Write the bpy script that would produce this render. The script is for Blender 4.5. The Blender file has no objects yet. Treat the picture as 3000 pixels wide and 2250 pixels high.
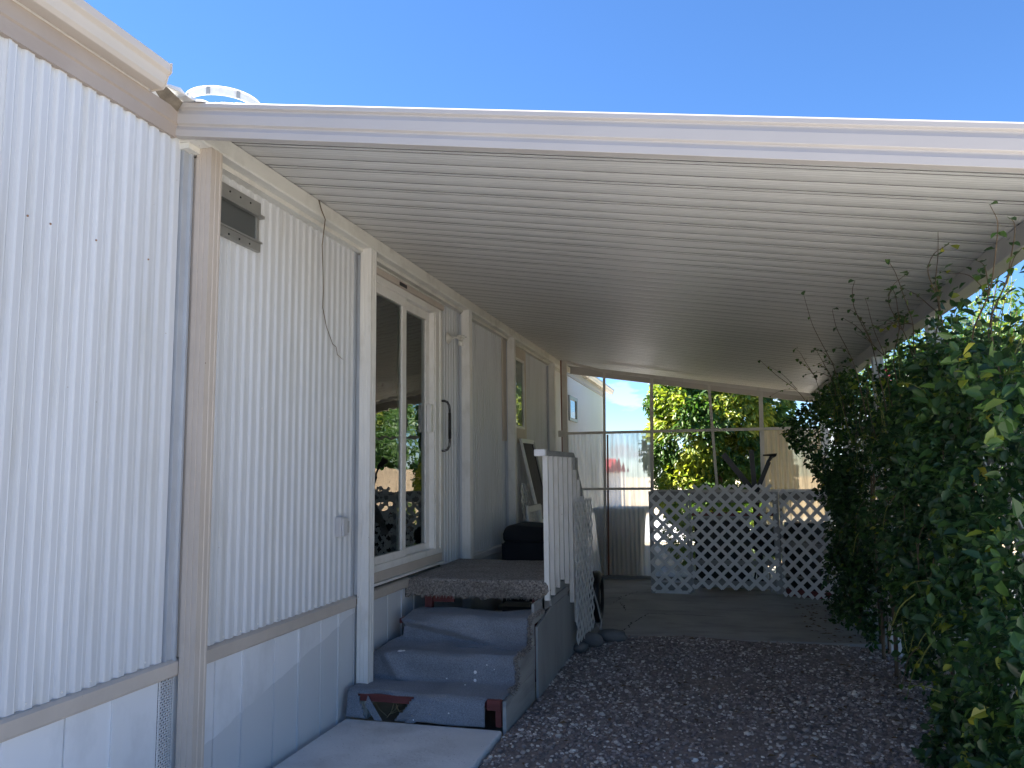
import bpy, math, random
import numpy as np
from mathutils import Vector, Matrix

random.seed(7)
rng = np.random.default_rng(11)
R = math.radians
scene = bpy.context.scene
COL = scene.collection

# ------------------------------------------------------------------ camera
CAM_H = 1.55
FPX = 2260.0                      # focal length in pixels of a 3000 px wide picture
_y = Vector((610, 245, FPX)).normalized()
_u = Vector((-277, -21325, FPX)); _u = (_u - _u.dot(_y) * _y).normalized()
_r = _y.cross(_u)
if _r.x < 0: _r = -_r
CM = Matrix((_r, _y, _u))         # camera (right, down, forward) -> world
cam_d = bpy.data.cameras.new("camera")
cam = bpy.data.objects.new("camera", cam_d); COL.objects.link(cam)
cam_d.sensor_width = 36.0
cam_d.lens = FPX / 3000 * 36.0
cam_d.clip_start = 0.02; cam_d.clip_end = 2000
ex, ey, ez = CM.col[0], CM.col[1], CM.col[2]
mw = Matrix.Identity(4)
for i in range(3):
    mw[i][0] = ex[i]; mw[i][1] = -ey[i]; mw[i][2] = -ez[i]
mw[2][3] = CAM_H
cam.matrix_world = mw
scene.camera = cam

# ------------------------------------------------------------------ sky, sun, exposure
SUN_EL = R(56); SUN_AZ_VEC = Vector((-1.0, 0.03, 0)).normalized()      # towards the sun
world = bpy.data.worlds.new("World"); scene.world = world; world.use_nodes = True
wn = world.node_tree.nodes; wl = world.node_tree.links
wn.clear()
wout = wn.new("ShaderNodeOutputWorld"); wbg = wn.new("ShaderNodeBackground")
sky = wn.new("ShaderNodeTexSky"); sky.sky_type = 'NISHITA'; sky.sun_disc = False
sky.sun_elevation = SUN_EL
sky.sun_rotation = math.atan2(SUN_AZ_VEC.x, SUN_AZ_VEC.y)
sky.altitude = 1200; sky.air_density = 1.0; sky.dust_density = 0.0; sky.ozone_density = 10.0
wbg.inputs['Strength'].default_value = 0.065
# small fair-weather clouds low above the horizon, all the way round
tc = wn.new("ShaderNodeTexCoord")
mp = wn.new("ShaderNodeMapping"); mp.inputs['Scale'].default_value = (5.5, 5.5, 17.0)
mp.inputs['Location'].default_value = (1.6, 0.0, 0.1)
nz = wn.new("ShaderNodeTexNoise"); nz.inputs['Scale'].default_value = 1.7; nz.inputs['Detail'].default_value = 7; nz.inputs['Roughness'].default_value = 0.55
rp = wn.new("ShaderNodeValToRGB"); rp.color_ramp.elements[0].position = 0.53; rp.color_ramp.elements[1].position = 0.585
sx = wn.new("ShaderNodeSeparateXYZ")
band = wn.new("ShaderNodeMapRange"); band.inputs['From Min'].default_value = 0.16; band.inputs['From Max'].default_value = 0.03
mul = wn.new("ShaderNodeMath"); mul.operation = 'MULTIPLY'
mixc = wn.new("ShaderNodeMix"); mixc.data_type = 'RGBA'
mixc.inputs[7].default_value = (4.2, 4.4, 4.7, 1)
wl.new(tc.outputs['Generated'], mp.inputs['Vector']); wl.new(mp.outputs['Vector'], nz.inputs['Vector'])
wl.new(nz.outputs['Fac'], rp.inputs['Fac']); wl.new(tc.outputs['Generated'], sx.inputs['Vector'])
wl.new(sx.outputs['Z'], band.inputs['Value']); wl.new(rp.outputs['Color'], mul.inputs[0]); wl.new(band.outputs['Result'], mul.inputs[1])
wl.new(mul.outputs[0], mixc.inputs[0]); wl.new(sky.outputs['Color'], mixc.inputs[6])
hs = wn.new('ShaderNodeHueSaturation'); hs.inputs['Saturation'].default_value = 1.05
wl.new(mixc.outputs[2], hs.inputs['Color']); wl.new(hs.outputs['Color'], wbg.inputs['Color']); wl.new(wbg.outputs['Background'], wout.inputs['Surface'])

sun_d = bpy.data.lights.new("sun", 'SUN'); sun_d.energy = 5.0; sun_d.angle = R(0.53); sun_d.color = (1.0, 0.95, 0.87)
sun = bpy.data.objects.new("sun", sun_d); COL.objects.link(sun)
to_sun = Vector((SUN_AZ_VEC.x * math.cos(SUN_EL), SUN_AZ_VEC.y * math.cos(SUN_EL), math.sin(SUN_EL)))
sun.rotation_euler = to_sun.to_track_quat('Z', 'Y').to_euler()
sun.location = to_sun * 30

vs = scene.view_settings
vs.view_transform = 'Standard'; vs.look = 'None'; vs.exposure = 2.08; vs.gamma = 1.0; vs.use_curve_mapping = False
scene.cycles.use_denoising = True
scene.cycles.max_bounces = 10; scene.cycles.diffuse_bounces = 6; scene.cycles.glossy_bounces = 4
scene.cycles.transparent_max_bounces = 24; scene.cycles.transmission_bounces = 8
scene.cycles.caustics_reflective = False; scene.cycles.caustics_refractive = False

# ------------------------------------------------------------------ materials
def new_mat(name):
    m = bpy.data.materials.new(name); m.use_nodes = True
    n = m.node_tree.nodes; n.clear()
    out = n.new("ShaderNodeOutputMaterial")
    return m, n, m.node_tree.links, out

def pos_vec(n, l, stretch=(1, 1, 1)):
    g = n.new("ShaderNodeNewGeometry")
    mp = n.new("ShaderNodeMapping"); mp.inputs['Scale'].default_value = stretch
    l.new(g.outputs['Position'], mp.inputs['Vector'])
    return mp.outputs['Vector']

def noise(n, l, vec, scale, detail=4, rough=0.55):
    t = n.new("ShaderNodeTexNoise"); t.inputs['Scale'].default_value = scale
    t.inputs['Detail'].default_value = detail; t.inputs['Roughness'].default_value = rough
    l.new(vec, t.inputs['Vector'])
    return t.outputs['Fac']

def ramp(n, l, fac, a, b):
    r = n.new("ShaderNodeMapRange"); r.inputs['From Min'].default_value = a; r.inputs['From Max'].default_value = b
    l.new(fac, r.inputs['Value'])
    return r.outputs['Result']

def mixcol(n, l, fac, a, b, mode='MIX'):
    m = n.new("ShaderNodeMix"); m.data_type = 'RGBA'; m.blend_type = mode
    for idx, v in ((6, a), (7, b)):
        if hasattr(v, 'is_linked') or hasattr(v, 'links'):
            l.new(v, m.inputs[idx])
        else:
            m.inputs[idx].default_value = (*v, 1)
    if isinstance(fac, (int, float)): m.inputs[0].default_value = fac
    else: l.new(fac, m.inputs[0])
    return m.outputs[2]

def mat(name, col, rough=0.5, var=0.12, vscale=2.5, stretch=(1, 1, 1), dirt=None, bump=0.0, bscale=60.0,
        bstretch=(1, 1, 1), metal=0.0, spec=0.4, specks=None):
    """Painted / natural surface: base colour, broad variation, dirt patches, fine relief, small specks."""
    m, n, l, out = new_mat(name)
    b = n.new("ShaderNodeBsdfPrincipled"); l.new(b.outputs[0], out.inputs[0])
    v = pos_vec(n, l, stretch)
    f = noise(n, l, v, vscale, 5)
    dark = tuple(c * (1 - var) for c in col); light = tuple(min(1, c * (1 + var * 0.6)) for c in col)
    c = mixcol(n, l, ramp(n, l, f, 0.3, 0.7), dark, light)
    if dirt:
        dcol, amt, ds, dst = dirt
        v2 = pos_vec(n, l, dst)
        g = noise(n, l, v2, ds, 6, 0.62)
        k = n.new("ShaderNodeMath"); k.operation = 'MULTIPLY'; k.inputs[1].default_value = amt
        l.new(ramp(n, l, g, 0.50, 0.72), k.inputs[0])
        c = mixcol(n, l, k.outputs[0], c, dcol)
    if specks:
        scol, ss, th = specks
        vo = n.new("ShaderNodeTexVoronoi"); vo.inputs['Scale'].default_value = ss
        l.new(pos_vec(n, l), vo.inputs['Vector'])
        c = mixcol(n, l, ramp(n, l, vo.outputs['Distance'], th, th * 0.6), c, scol)
    l.new(c, b.inputs['Base Color'])
    b.inputs['Roughness'].default_value = rough; b.inputs['Metallic'].default_value = metal
    b.inputs['Specular IOR Level'].default_value = spec
    if bump:
        bn = n.new("ShaderNodeBump"); bn.inputs['Strength'].default_value = min(1, bump); bn.inputs['Distance'].default_value = 0.01
        l.new(noise(n, l, pos_vec(n, l, bstretch), bscale, 6, 0.6), bn.inputs['Height'])
        l.new(bn.outputs[0], b.inputs['Normal'])
    return m

MT = {}
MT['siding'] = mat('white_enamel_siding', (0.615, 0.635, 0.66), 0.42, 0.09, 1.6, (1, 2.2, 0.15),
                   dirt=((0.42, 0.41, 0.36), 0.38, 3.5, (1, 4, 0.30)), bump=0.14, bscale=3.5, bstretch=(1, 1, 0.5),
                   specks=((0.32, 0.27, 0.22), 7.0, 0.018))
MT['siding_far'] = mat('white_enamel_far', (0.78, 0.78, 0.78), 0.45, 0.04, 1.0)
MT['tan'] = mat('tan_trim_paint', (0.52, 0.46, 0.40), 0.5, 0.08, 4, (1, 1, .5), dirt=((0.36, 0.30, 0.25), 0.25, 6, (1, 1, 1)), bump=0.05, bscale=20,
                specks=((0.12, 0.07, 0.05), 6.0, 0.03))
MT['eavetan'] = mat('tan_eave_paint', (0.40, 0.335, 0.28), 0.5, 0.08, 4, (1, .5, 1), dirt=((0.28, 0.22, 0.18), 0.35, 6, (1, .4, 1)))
MT['white'] = mat('white_post_paint', (0.72, 0.71, 0.68), 0.45, 0.07, 4, (1, 1, 0.3), dirt=((0.42, 0.40, 0.35), 0.45, 7, (1, 1, 0.5)),
                  bump=0.06, bscale=25, specks=((0.22, 0.19, 0.16), 12.0, 0.05))
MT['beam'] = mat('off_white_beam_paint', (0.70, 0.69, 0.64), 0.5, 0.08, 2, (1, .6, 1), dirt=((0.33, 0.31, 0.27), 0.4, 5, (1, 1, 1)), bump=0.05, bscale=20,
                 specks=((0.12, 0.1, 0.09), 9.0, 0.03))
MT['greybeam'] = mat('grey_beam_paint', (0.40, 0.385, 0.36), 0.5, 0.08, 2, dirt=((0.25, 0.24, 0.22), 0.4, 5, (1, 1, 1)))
MT['joint'] = mat('dark_pan_joint', (0.20, 0.195, 0.18), 0.7, 0.2, 3)  # darker colour on the groove faces of the roof pans
MT['fascia'] = mat('cream_fascia_enamel', (0.47, 0.44, 0.415), 0.38, 0.03, 3)
MT['gutter'] = mat('cream_gutter_enamel', (0.56, 0.50, 0.435), 0.32, 0.05, 4, dirt=((0.5, 0.42, 0.34), 0.25, 4, (1, 1, 1)), spec=0.5)
MT['skirt'] = mat('pale_skirting_paint', (0.74, 0.755, 0.775), 0.5, 0.06, 1.5, (1, 1, .5), dirt=((0.42, 0.43, 0.44), 0.5, 2.6, (1, 1, .6)), bump=0.05, bscale=10)
def two_coat(m, col):
    """An older, greyer coat of paint left below a wavering slanted edge."""
    n, l = m.node_tree.nodes, m.node_tree.links
    b = next(x for x in n if x.type == 'BSDF_PRINCIPLED'); src = b.inputs['Base Color'].links[0].from_socket
    g = n.new('ShaderNodeNewGeometry'); sp = n.new('ShaderNodeSeparateXYZ'); l.new(g.outputs['Position'], sp.inputs[0])
    a = n.new('ShaderNodeMath'); a.operation = 'MULTIPLY_ADD'; a.inputs[1].default_value = .22; a.inputs[2].default_value = .271 - .22 * 3.259
    l.new(sp.outputs['Y'], a.inputs[0])
    d = n.new('ShaderNodeMath'); d.operation = 'SUBTRACT'; l.new(a.outputs[0], d.inputs[0]); l.new(sp.outputs['Z'], d.inputs[1])
    w = n.new('ShaderNodeMath'); w.operation = 'MULTIPLY_ADD'; w.inputs[1].default_value = .05; l.new(noise(n, l, pos_vec(n, l), 5, 3), w.inputs[0]); l.new(d.outputs[0], w.inputs[2])
    yl = n.new('ShaderNodeMath'); yl.operation = 'GREATER_THAN'; yl.inputs[1].default_value = 3.06; l.new(sp.outputs['Y'], yl.inputs[0])
    k = n.new('ShaderNodeMath'); k.operation = 'MULTIPLY'; l.new(ramp(n, l, w.outputs[0], .022, .028), k.inputs[0]); l.new(yl.outputs[0], k.inputs[1])
    l.new(mixcol(n, l, k.outputs[0], src, col), b.inputs['Base Color'])
two_coat(MT['skirt'], (0.60, 0.62, 0.64))
MT['flash'] = mat('grey_galvanised_flashing', (0.46, 0.49, 0.53), 0.35, 0.08, 6, metal=0.3)
MT['vinyl'] = mat('white_vinyl', (0.74, 0.73, 0.70), 0.35, 0.04, 3, dirt=((0.45, 0.42, 0.36), 0.3, 9, (1, 1, 1)))
MT['alu'] = mat('dull_aluminium', (0.36, 0.36, 0.34), 0.42, 0.1, 8, metal=0.6)
MT['black'] = mat('black_plastic', (0.008, 0.008, 0.009), 0.4, 0.1, 8)
MT['black_metal'] = mat('worn_black_metal', (0.03, 0.03, 0.032), 0.3, 0.2, 20, metal=0.6, dirt=((0.5, 0.5, 0.5), 0.5, 30, (1, 1, 1)))
MT['dark_fabric'] = mat('dark_navy_fabric', (0.018, 0.019, 0.024), 0.9, 0.2, 6, bump=0.3, bscale=200)
MT['redwood'] = mat('dark_red_stained_wood', (0.14, 0.035, 0.032), 0.65, 0.3, 6, (0.4, 3, 3), bump=0.2, bscale=30, bstretch=(.3, 4, 4))
MT['greywood'] = mat('weathered_grey_board', (0.36, 0.365, 0.36), 0.8, 0.16, 3, (4, .5, 4), dirt=((0.14, 0.14, 0.14), 0.5, 4, (3, .5, 3)), bump=0.3, bscale=30, bstretch=(5, .4, 5))
MT['greywood_x'] = mat('weathered_grey_rail', (0.27, 0.265, 0.255), 0.8, 0.2, 3, (.5, 4, 4), dirt=((0.12, 0.115, 0.11), 0.5, 4, (.5, 3, 3)), bump=0.3, bscale=30, bstretch=(.4, 5, 5))
MT['plywood'] = mat('grey_painted_plywood', (0.33, 0.34, 0.34), 0.75, 0.1, 2, (3, 3, .5), dirt=((0.15, 0.15, 0.15), 0.5, 2, (2, 2, .6)), bump=0.1, bscale=40)
MT['lattice'] = mat('off_white_lattice_paint', (0.76, 0.76, 0.75), 0.6, 0.08, 6, dirt=((0.36, 0.34, 0.31), 0.45, 6, (1, 1, 1)))
MT['screenframe'] = mat('pale_frame_paint', (0.56, 0.53, 0.49), 0.6, 0.1, 4, dirt=((0.30, 0.26, 0.22), 0.45, 6, (1, 1, .5)), bump=0.1)
MT['rustframe'] = mat('bare_red_brown_wood', (0.20, 0.09, 0.065), 0.75, 0.25, 6, (3, 3, .4), bump=0.2)
MT['interior'] = mat('dim_room_paint', (0.30, 0.29, 0.26), 0.8, 0.1, 1)
MT['floor_in'] = mat('room_carpet', (0.16, 0.13, 0.10), 0.95, 0.1, 8)
MT['roofing'] = mat('white_roof_coating', (0.80, 0.79, 0.76), 0.6, 0.06, 3, bump=0.3, bscale=25)
MT['rawroof'] = mat('torn_roof_underlay', (0.20, 0.17, 0.13), 0.9, 0.4, 20, bump=0.4)
MT['curtain'] = mat('olive_beige_curtain', (0.40, 0.40, 0.28), 0.9, 0.1, 4, bump=0.1)
MT['blind'] = mat('grey_vertical_blind', (0.33, 0.36, 0.35), 0.8, 0.06, 4)
MT['bark'] = mat('brown_bark', (0.10, 0.07, 0.05), 0.9, 0.3, 10, bump=0.5, bscale=40, bstretch=(1, 1, .3))
MT['twig'] = mat('brown_vine_stem', (0.13, 0.095, 0.06), 0.8, 0.3, 15)
MT['greenstem'] = mat('young_green_stem', (0.24, 0.26, 0.06), 0.6, 0.2, 15)
MT['rock'] = mat('grey_fieldstone', (0.17, 0.165, 0.16), 0.85, 0.25, 9, bump=0.5, bscale=30)
MT['plank'] = mat('sun_bleached_cedar', (0.46, 0.33, 0.21), 0.8, 0.2, 3, (1, 3, .3), dirt=((0.28, 0.2, 0.13), 0.5, 5, (1, 3, .3)), bump=0.25, bscale=30, bstretch=(4, 4, .4))
MT['brick'] = mat('chimney_brick', (0.33, 0.10, 0.06), 0.85, 0.2, 8, bump=0.3)
MT['redroof'] = mat('red_roof', (0.34, 0.055, 0.05), 0.6, 0.15, 4)
MT['bin'] = mat('charcoal_bin', (0.24, 0.225, 0.205), 0.5, 0.15, 5)
MT['chrome'] = mat('chrome', (0.6, 0.6, 0.6), 0.2, 0.05, 5, metal=1.0)
MT['outlet'] = mat('grey_outlet_plastic', (0.50, 0.50, 0.51), 0.5, 0.06, 8)
MT['bulb'] = mat('bulb_glass_white', (0.75, 0.74, 0.68), 0.3, 0.04, 8)
MT['lampmetal'] = mat('old_white_lamp_paint', (0.58, 0.57, 0.52), 0.4, 0.15, 25, dirt=((0.2, 0.15, 0.1), 0.5, 30, (1, 1, 1)))
MT['rust'] = mat('rusty_screw', (0.30, 0.17, 0.10), 0.8, 0.3, 40)
MT['straw'] = mat('dry_straw', (0.42, 0.33, 0.17), 0.8, 0.2, 20)
MT['deadleaf'] = mat('dead_leaf', (0.16, 0.10, 0.05), 0.85, 0.4, 30)
MT['ring'] = mat('bright_galvanised', (0.72, 0.71, 0.68), 0.38, 0.12, 14, metal=0.35, dirt=((0.35, 0.27, 0.2), 0.5, 14, (1, 1, 1)))
MT['flower'] = mat('pink_flower', (0.75, 0.07, 0.19), 0.7, 0.25, 12)
MT['soil'] = mat('dry_yard_soil', (0.47, 0.39, 0.29), 0.95, 0.25, 1.1, dirt=((0.20, 0.22, 0.09), 0.5, .9, (1, 1, 1)), bump=0.4, bscale=12)
MT['fleck'] = mat('white_paint_fleck', (0.75, 0.76, 0.78), 0.6, 0.05, 20)
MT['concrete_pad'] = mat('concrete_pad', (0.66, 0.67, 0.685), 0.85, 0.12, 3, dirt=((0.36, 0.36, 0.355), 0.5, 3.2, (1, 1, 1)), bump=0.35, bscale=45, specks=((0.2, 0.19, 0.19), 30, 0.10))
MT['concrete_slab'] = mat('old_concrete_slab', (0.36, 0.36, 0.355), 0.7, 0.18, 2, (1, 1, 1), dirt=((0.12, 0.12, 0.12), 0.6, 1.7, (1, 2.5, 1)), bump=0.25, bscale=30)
MT['crack'] = mat('dark_crack', (0.02, 0.02, 0.02), 0.95, 0.1, 10)  # thin black strips laid flat along the slab's cracks
MT['streetmat'] = mat('pale_concrete_street', (0.5, 0.49, 0.47), 0.9, 0.06, 1)
MT['paleconc'] = mat('pale_bounce_concrete', (0.57, 0.55, 0.52), 0.85, 0.08, 2, bump=.2)  # pale surface of the added ground that bounces sunlight
MT['gravelbed'] = mat('gravel_fines', (0.26, 0.215, 0.195), 0.95, 0.3, 14, bump=0.6, bscale=80)

def carpet_mat(name, cols, sc, bstr):
    m, n, l, out = new_mat(name)
    b = n.new("ShaderNodeBsdfPrincipled"); l.new(b.outputs[0], out.inputs[0])
    v = pos_vec(n, l)
    f1 = noise(n, l, v, 4, 4); f2 = noise(n, l, v, sc, 3, 0.7)
    c = mixcol(n, l, ramp(n, l, f2, 0.34, 0.66), cols[0], cols[1])
    c = mixcol(n, l, ramp(n, l, f1, 0.35, 0.7), c, cols[2], 'MULTIPLY')
    l.new(c, b.inputs['Base Color']); b.inputs['Roughness'].default_value = 0.97; b.inputs['Specular IOR Level'].default_value = 0.1
    b.inputs['Sheen Weight'].default_value = 0.15
    bn = n.new("ShaderNodeBump"); bn.inputs['Strength'].default_value = bstr; bn.inputs['Distance'].default_value = 0.012
    l.new(f2, bn.inputs['Height']); l.new(bn.outputs[0], b.inputs['Normal'])
    return m
MT['bluecarpet'] = carpet_mat('blue_grey_felt_carpet', ((0.14, 0.16, 0.195), (0.29, 0.315, 0.36), (0.78, 0.78, 0.78)), 170, 0.5)
MT['browncarpet'] = carpet_mat('brown_shag_carpet', ((0.09, 0.078, 0.07), (0.46, 0.42, 0.38), (0.8, 0.78, 0.77)), 75, 1.0)

# roof pans: enamel with an embossed wood grain running across
m, n, l, out = new_mat('wood_grain_enamel'); MT['pan'] = m
b = n.new("ShaderNodeBsdfPrincipled"); l.new(b.outputs[0], out.inputs[0])
v = pos_vec(n, l, (1.1, 5.5, 1))
w = n.new("ShaderNodeTexWave"); w.wave_type = 'BANDS'; w.bands_direction = 'Y'; w.inputs['Scale'].default_value = 2.6
w.inputs['Distortion'].default_value = 9.0; w.inputs['Detail'].default_value = 3; w.inputs['Detail Scale'].default_value = 0.9
l.new(v, w.inputs['Vector'])
f = noise(n, l, pos_vec(n, l), 1.1, 4)
c = mixcol(n, l, ramp(n, l, w.outputs['Fac'], 0.2, 0.9), (0.585, 0.575, 0.545), (0.675, 0.665, 0.635))
c = mixcol(n, l, ramp(n, l, f, 0.3, 0.75), c, (0.93, 0.92, 0.91), 'MULTIPLY')
l.new(c, b.inputs['Base Color']); b.inputs['Roughness'].default_value = 0.42
bn = n.new("ShaderNodeBump"); bn.inputs['Strength'].default_value = 0.22; bn.inputs['Distance'].default_value = 0.004
l.new(w.outputs['Fac'], bn.inputs['Height']); l.new(bn.outputs[0], b.inputs['Normal'])

def glass_mat(name, tint, base_refl, dark=None, rough=0.0):
    m, n, l, out = new_mat(name)
    gl = n.new("ShaderNodeBsdfGlossy"); gl.inputs['Roughness'].default_value = rough; gl.inputs['Color'].default_value = (0.9, 0.95, 0.95, 1)
    if dark is None:
        tr = n.new("ShaderNodeBsdfTransparent"); tr.inputs['Color'].default_value = (*tint, 1)
    else:
        tr = n.new("ShaderNodeBsdfPrincipled"); tr.inputs['Base Color'].default_value = (*dark, 1); tr.inputs['Roughness'].default_value = 0.4
    lw = n.new("ShaderNodeFresnel"); lw.inputs['IOR'].default_value = 1.5
    mr = n.new("ShaderNodeMapRange"); mr.inputs['From Min'].default_value = 0; mr.inputs['From Max'].default_value = 1
    mr.inputs['To Min'].default_value = base_refl; mr.inputs['To Max'].default_value = 1
    l.new(lw.outputs[0], mr.inputs['Value'])
    # slow waviness of old double glazing
    bn = n.new("ShaderNodeBump"); bn.inputs['Strength'].default_value = 0.05; bn.inputs['Distance'].default_value = 0.02
    l.new(noise(n, l, pos_vec(n, l, (1, 1, 1.5)), 4, 2), bn.inputs['Height']); l.new(bn.outputs[0], gl.inputs['Normal'])
    mx = n.new("ShaderNodeMixShader"); l.new(mr.outputs['Result'], mx.inputs[0]); l.new(tr.outputs[0], mx.inputs[1]); l.new(gl.outputs[0], mx.inputs[2])
    l.new(mx.outputs[0], out.inputs[0])
    return m
MT['glass'] = glass_mat('window_glass', (0.84, 0.89, 0.86), 0.15)
MT['darkglass'] = glass_mat('screened_glass', None, 0.03, (0.055, 0.06, 0.058), 0.15)
MT['skyglass'] = glass_mat('dark_backed_glass', None, 0.10, (0.02, 0.025, 0.025), 0.0)

def plastic_sheet(name, tint, rough, f_trans, f_gloss, tcol):
    m, n, l, out = new_mat(name)
    rf = n.new("ShaderNodeBsdfRefraction"); rf.inputs['Roughness'].default_value = rough; rf.inputs['IOR'].default_value = 1.012; rf.inputs['Color'].default_value = (*tint, 1)
    tl = n.new("ShaderNodeBsdfTranslucent")
    df = n.new("ShaderNodeBsdfDiffuse")
    v = pos_vec(n, l, (6, 6, .35))
    d = ramp(n, l, noise(n, l, v, 3.0, 5, 0.6), 0.42, 0.7)
    c = mixcol(n, l, d, tcol, tuple(x * 0.55 for x in tcol))
    l.new(c, tl.inputs['Color']); l.new(c, df.inputs['Color'])
    gl = n.new("ShaderNodeBsdfGlossy"); gl.inputs['Roughness'].default_value = 0.12
    a = n.new("ShaderNodeMixShader"); a.inputs[0].default_value = 0.3
    l.new(tl.outputs[0], a.inputs[1]); l.new(df.outputs[0], a.inputs[2])
    e = n.new("ShaderNodeMixShader")
    mm = n.new("ShaderNodeMapRange"); mm.inputs['To Min'].default_value = f_trans * 0.75; mm.inputs['To Max'].default_value = min(1, f_trans * 1.5)
    l.new(d, mm.inputs['Value']); l.new(mm.outputs['Result'], e.inputs[0])
    l.new(rf.outputs[0], e.inputs[1]); l.new(a.outputs[0], e.inputs[2])
    g = n.new("ShaderNodeMixShader"); g.inputs[0].default_value = f_gloss
    l.new(e.outputs[0], g.inputs[1]); l.new(gl.outputs[0], g.inputs[2]); l.new(g.outputs[0], out.inputs[0])
    return m
MT['clearsheet'] = plastic_sheet('clear_corrugated_plastic', (0.95, 0.96, 0.96), 0.42, 0.46, 0.05, (0.88, 0.88, 0.85))
MT['tansheet'] = plastic_sheet('aged_fibreglass_sheet', (0.8, 0.72, 0.55), 0.35, 0.85, 0.04, (0.62, 0.52, 0.36))

m, n, l, out = new_mat('insect_screen'); MT['screen'] = m
tr = n.new("ShaderNodeBsdfTransparent"); df = n.new("ShaderNodeBsdfDiffuse"); df.inputs['Color'].default_value = (0.025, 0.027, 0.03, 1)
mx = n.new("ShaderNodeMixShader"); mx.inputs[0].default_value = 0.78
l.new(tr.outputs[0], mx.inputs[1]); l.new(df.outputs[0], mx.inputs[2]); l.new(mx.outputs[0], out.inputs[0])

def leaf_mat(name, attr, cols, transl=0.35, rough=0.32):
    m, n, l, out = new_mat(name)
    b = n.new("ShaderNodeBsdfPrincipled"); b.inputs['Roughness'].default_value = rough; b.inputs['Specular IOR Level'].default_value = 0.42
    tl = n.new("ShaderNodeBsdfTranslucent")
    if attr:
        a = n.new("ShaderNodeAttribute"); a.attribute_name = 'tone'; fac = a.outputs['Fac']
    else:
        a = n.new("ShaderNodeObjectInfo"); fac = a.outputs['Random']
    r = n.new("ShaderNodeValToRGB"); r.color_ramp.interpolation = 'LINEAR'
    els = r.color_ramp.elements
    els[0].position = cols[0][0]; els[0].color = (*cols[0][1], 1)
    els[1].position = cols[-1][0]; els[1].color = (*cols[-1][1], 1)
    for p, cc in cols[1:-1]:
        e = els.new(p); e.color = (*cc, 1)
    l.new(fac, r.inputs['Fac']); l.new(r.outputs['Color'], b.inputs['Base Color'])
    hs = mixcol(n, l, 1.0, r.outputs['Color'], (1.0, 1.25, 0.45), 'MULTIPLY')
    l.new(hs, tl.inputs['Color'])
    mx = n.new("ShaderNodeMixShader"); mx.inputs[0].default_value = transl
    l.new(b.outputs[0], mx.inputs[1]); l.new(tl.outputs[0], mx.inputs[2]); l.new(mx.outputs[0], out.inputs[0])
    return m
VINE_COLS = [(0.0, (0.016, 0.046, 0.020)), (0.5, (0.038, 0.092, 0.032)), (0.86, (0.095, 0.175, 0.04)), (0.93, (0.20, 0.25, 0.035)), (1.0, (0.36, 0.33, 0.04))]
MT['vineleaf'] = leaf_mat('vine_leaf', True, VINE_COLS, 0.33, 0.36)
MT['vineleaf_one'] = leaf_mat('vine_leaf_near', False, VINE_COLS, 0.33, 0.36)
MT['treeleaf'] = leaf_mat('evergreen_leaf', True, [(0.0, (0.05, 0.12, 0.03)), (0.55, (0.17, 0.26, 0.055)), (0.75, (0.30, 0.34, 0.05)), (1.0, (0.60, 0.55, 0.09))], 0.35, 0.4)  # yellow end holds new growth and painted-in sunlight
MT['myrtleleaf'] = leaf_mat('myrtle_leaf', True, [(0.0, (0.05, 0.10, 0.03)), (0.7, (0.11, 0.17, 0.04)), (1.0, (0.25, 0.28, 0.06))], 0.4, 0.45)

m, n, l, out = new_mat('river_pebbles'); MT['pebble'] = m
b = n.new("ShaderNodeBsdfPrincipled"); l.new(b.outputs[0], out.inputs[0]); b.inputs['Roughness'].default_value = 0.75
a = n.new("ShaderNodeAttribute"); a.attribute_name = 'tone'
r = n.new("ShaderNodeValToRGB"); els = r.color_ramp.elements
els[0].color = (0.15, 0.125, 0.115, 1); els[1].color = (0.82, 0.79, 0.73, 1)
for p, cc in ((0.3, (0.27, 0.215, 0.20)), (0.55, (0.38, 0.325, 0.30)), (0.75, (0.52, 0.47, 0.43)), (0.9, (0.70, 0.66, 0.60))):
    e = els.new(p); e.color = (*cc, 1)
l.new(a.outputs['Fac'], r.inputs['Fac'])
c = mixcol(n, l, ramp(n, l, noise(n, l, pos_vec(n, l), 1.3, 3), 0.3, 0.7), r.outputs['Color'], (0.90, 0.84, 0.79), 'MULTIPLY')
l.new(c, b.inputs['Base Color'])

# ------------------------------------------------------------------ mesh helpers
ORG = {}     # world origin of each object, for parenting without inverse matrices

def link(o, parent, org):
    COL.objects.link(o)
    ORG[o.name] = Vector(org)
    if parent is not None:
        o.parent = parent
        o.location = Vector(org) - ORG[parent.name]
    else:
        o.location = org
    return o

def thing(name, loc, label, cat, group=None):
    o = bpy.data.objects.new(name, None); o.empty_display_size = 0.1
    link(o, None, loc)
    o['label'] = label; o['category'] = cat
    if group: o['group'] = group
    return o

def tag(o, label, cat, group=None, kind=None):
    if label: o['label'] = label
    if cat: o['category'] = cat
    if group: o['group'] = group
    if kind: o['kind'] = kind
    return o

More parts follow.
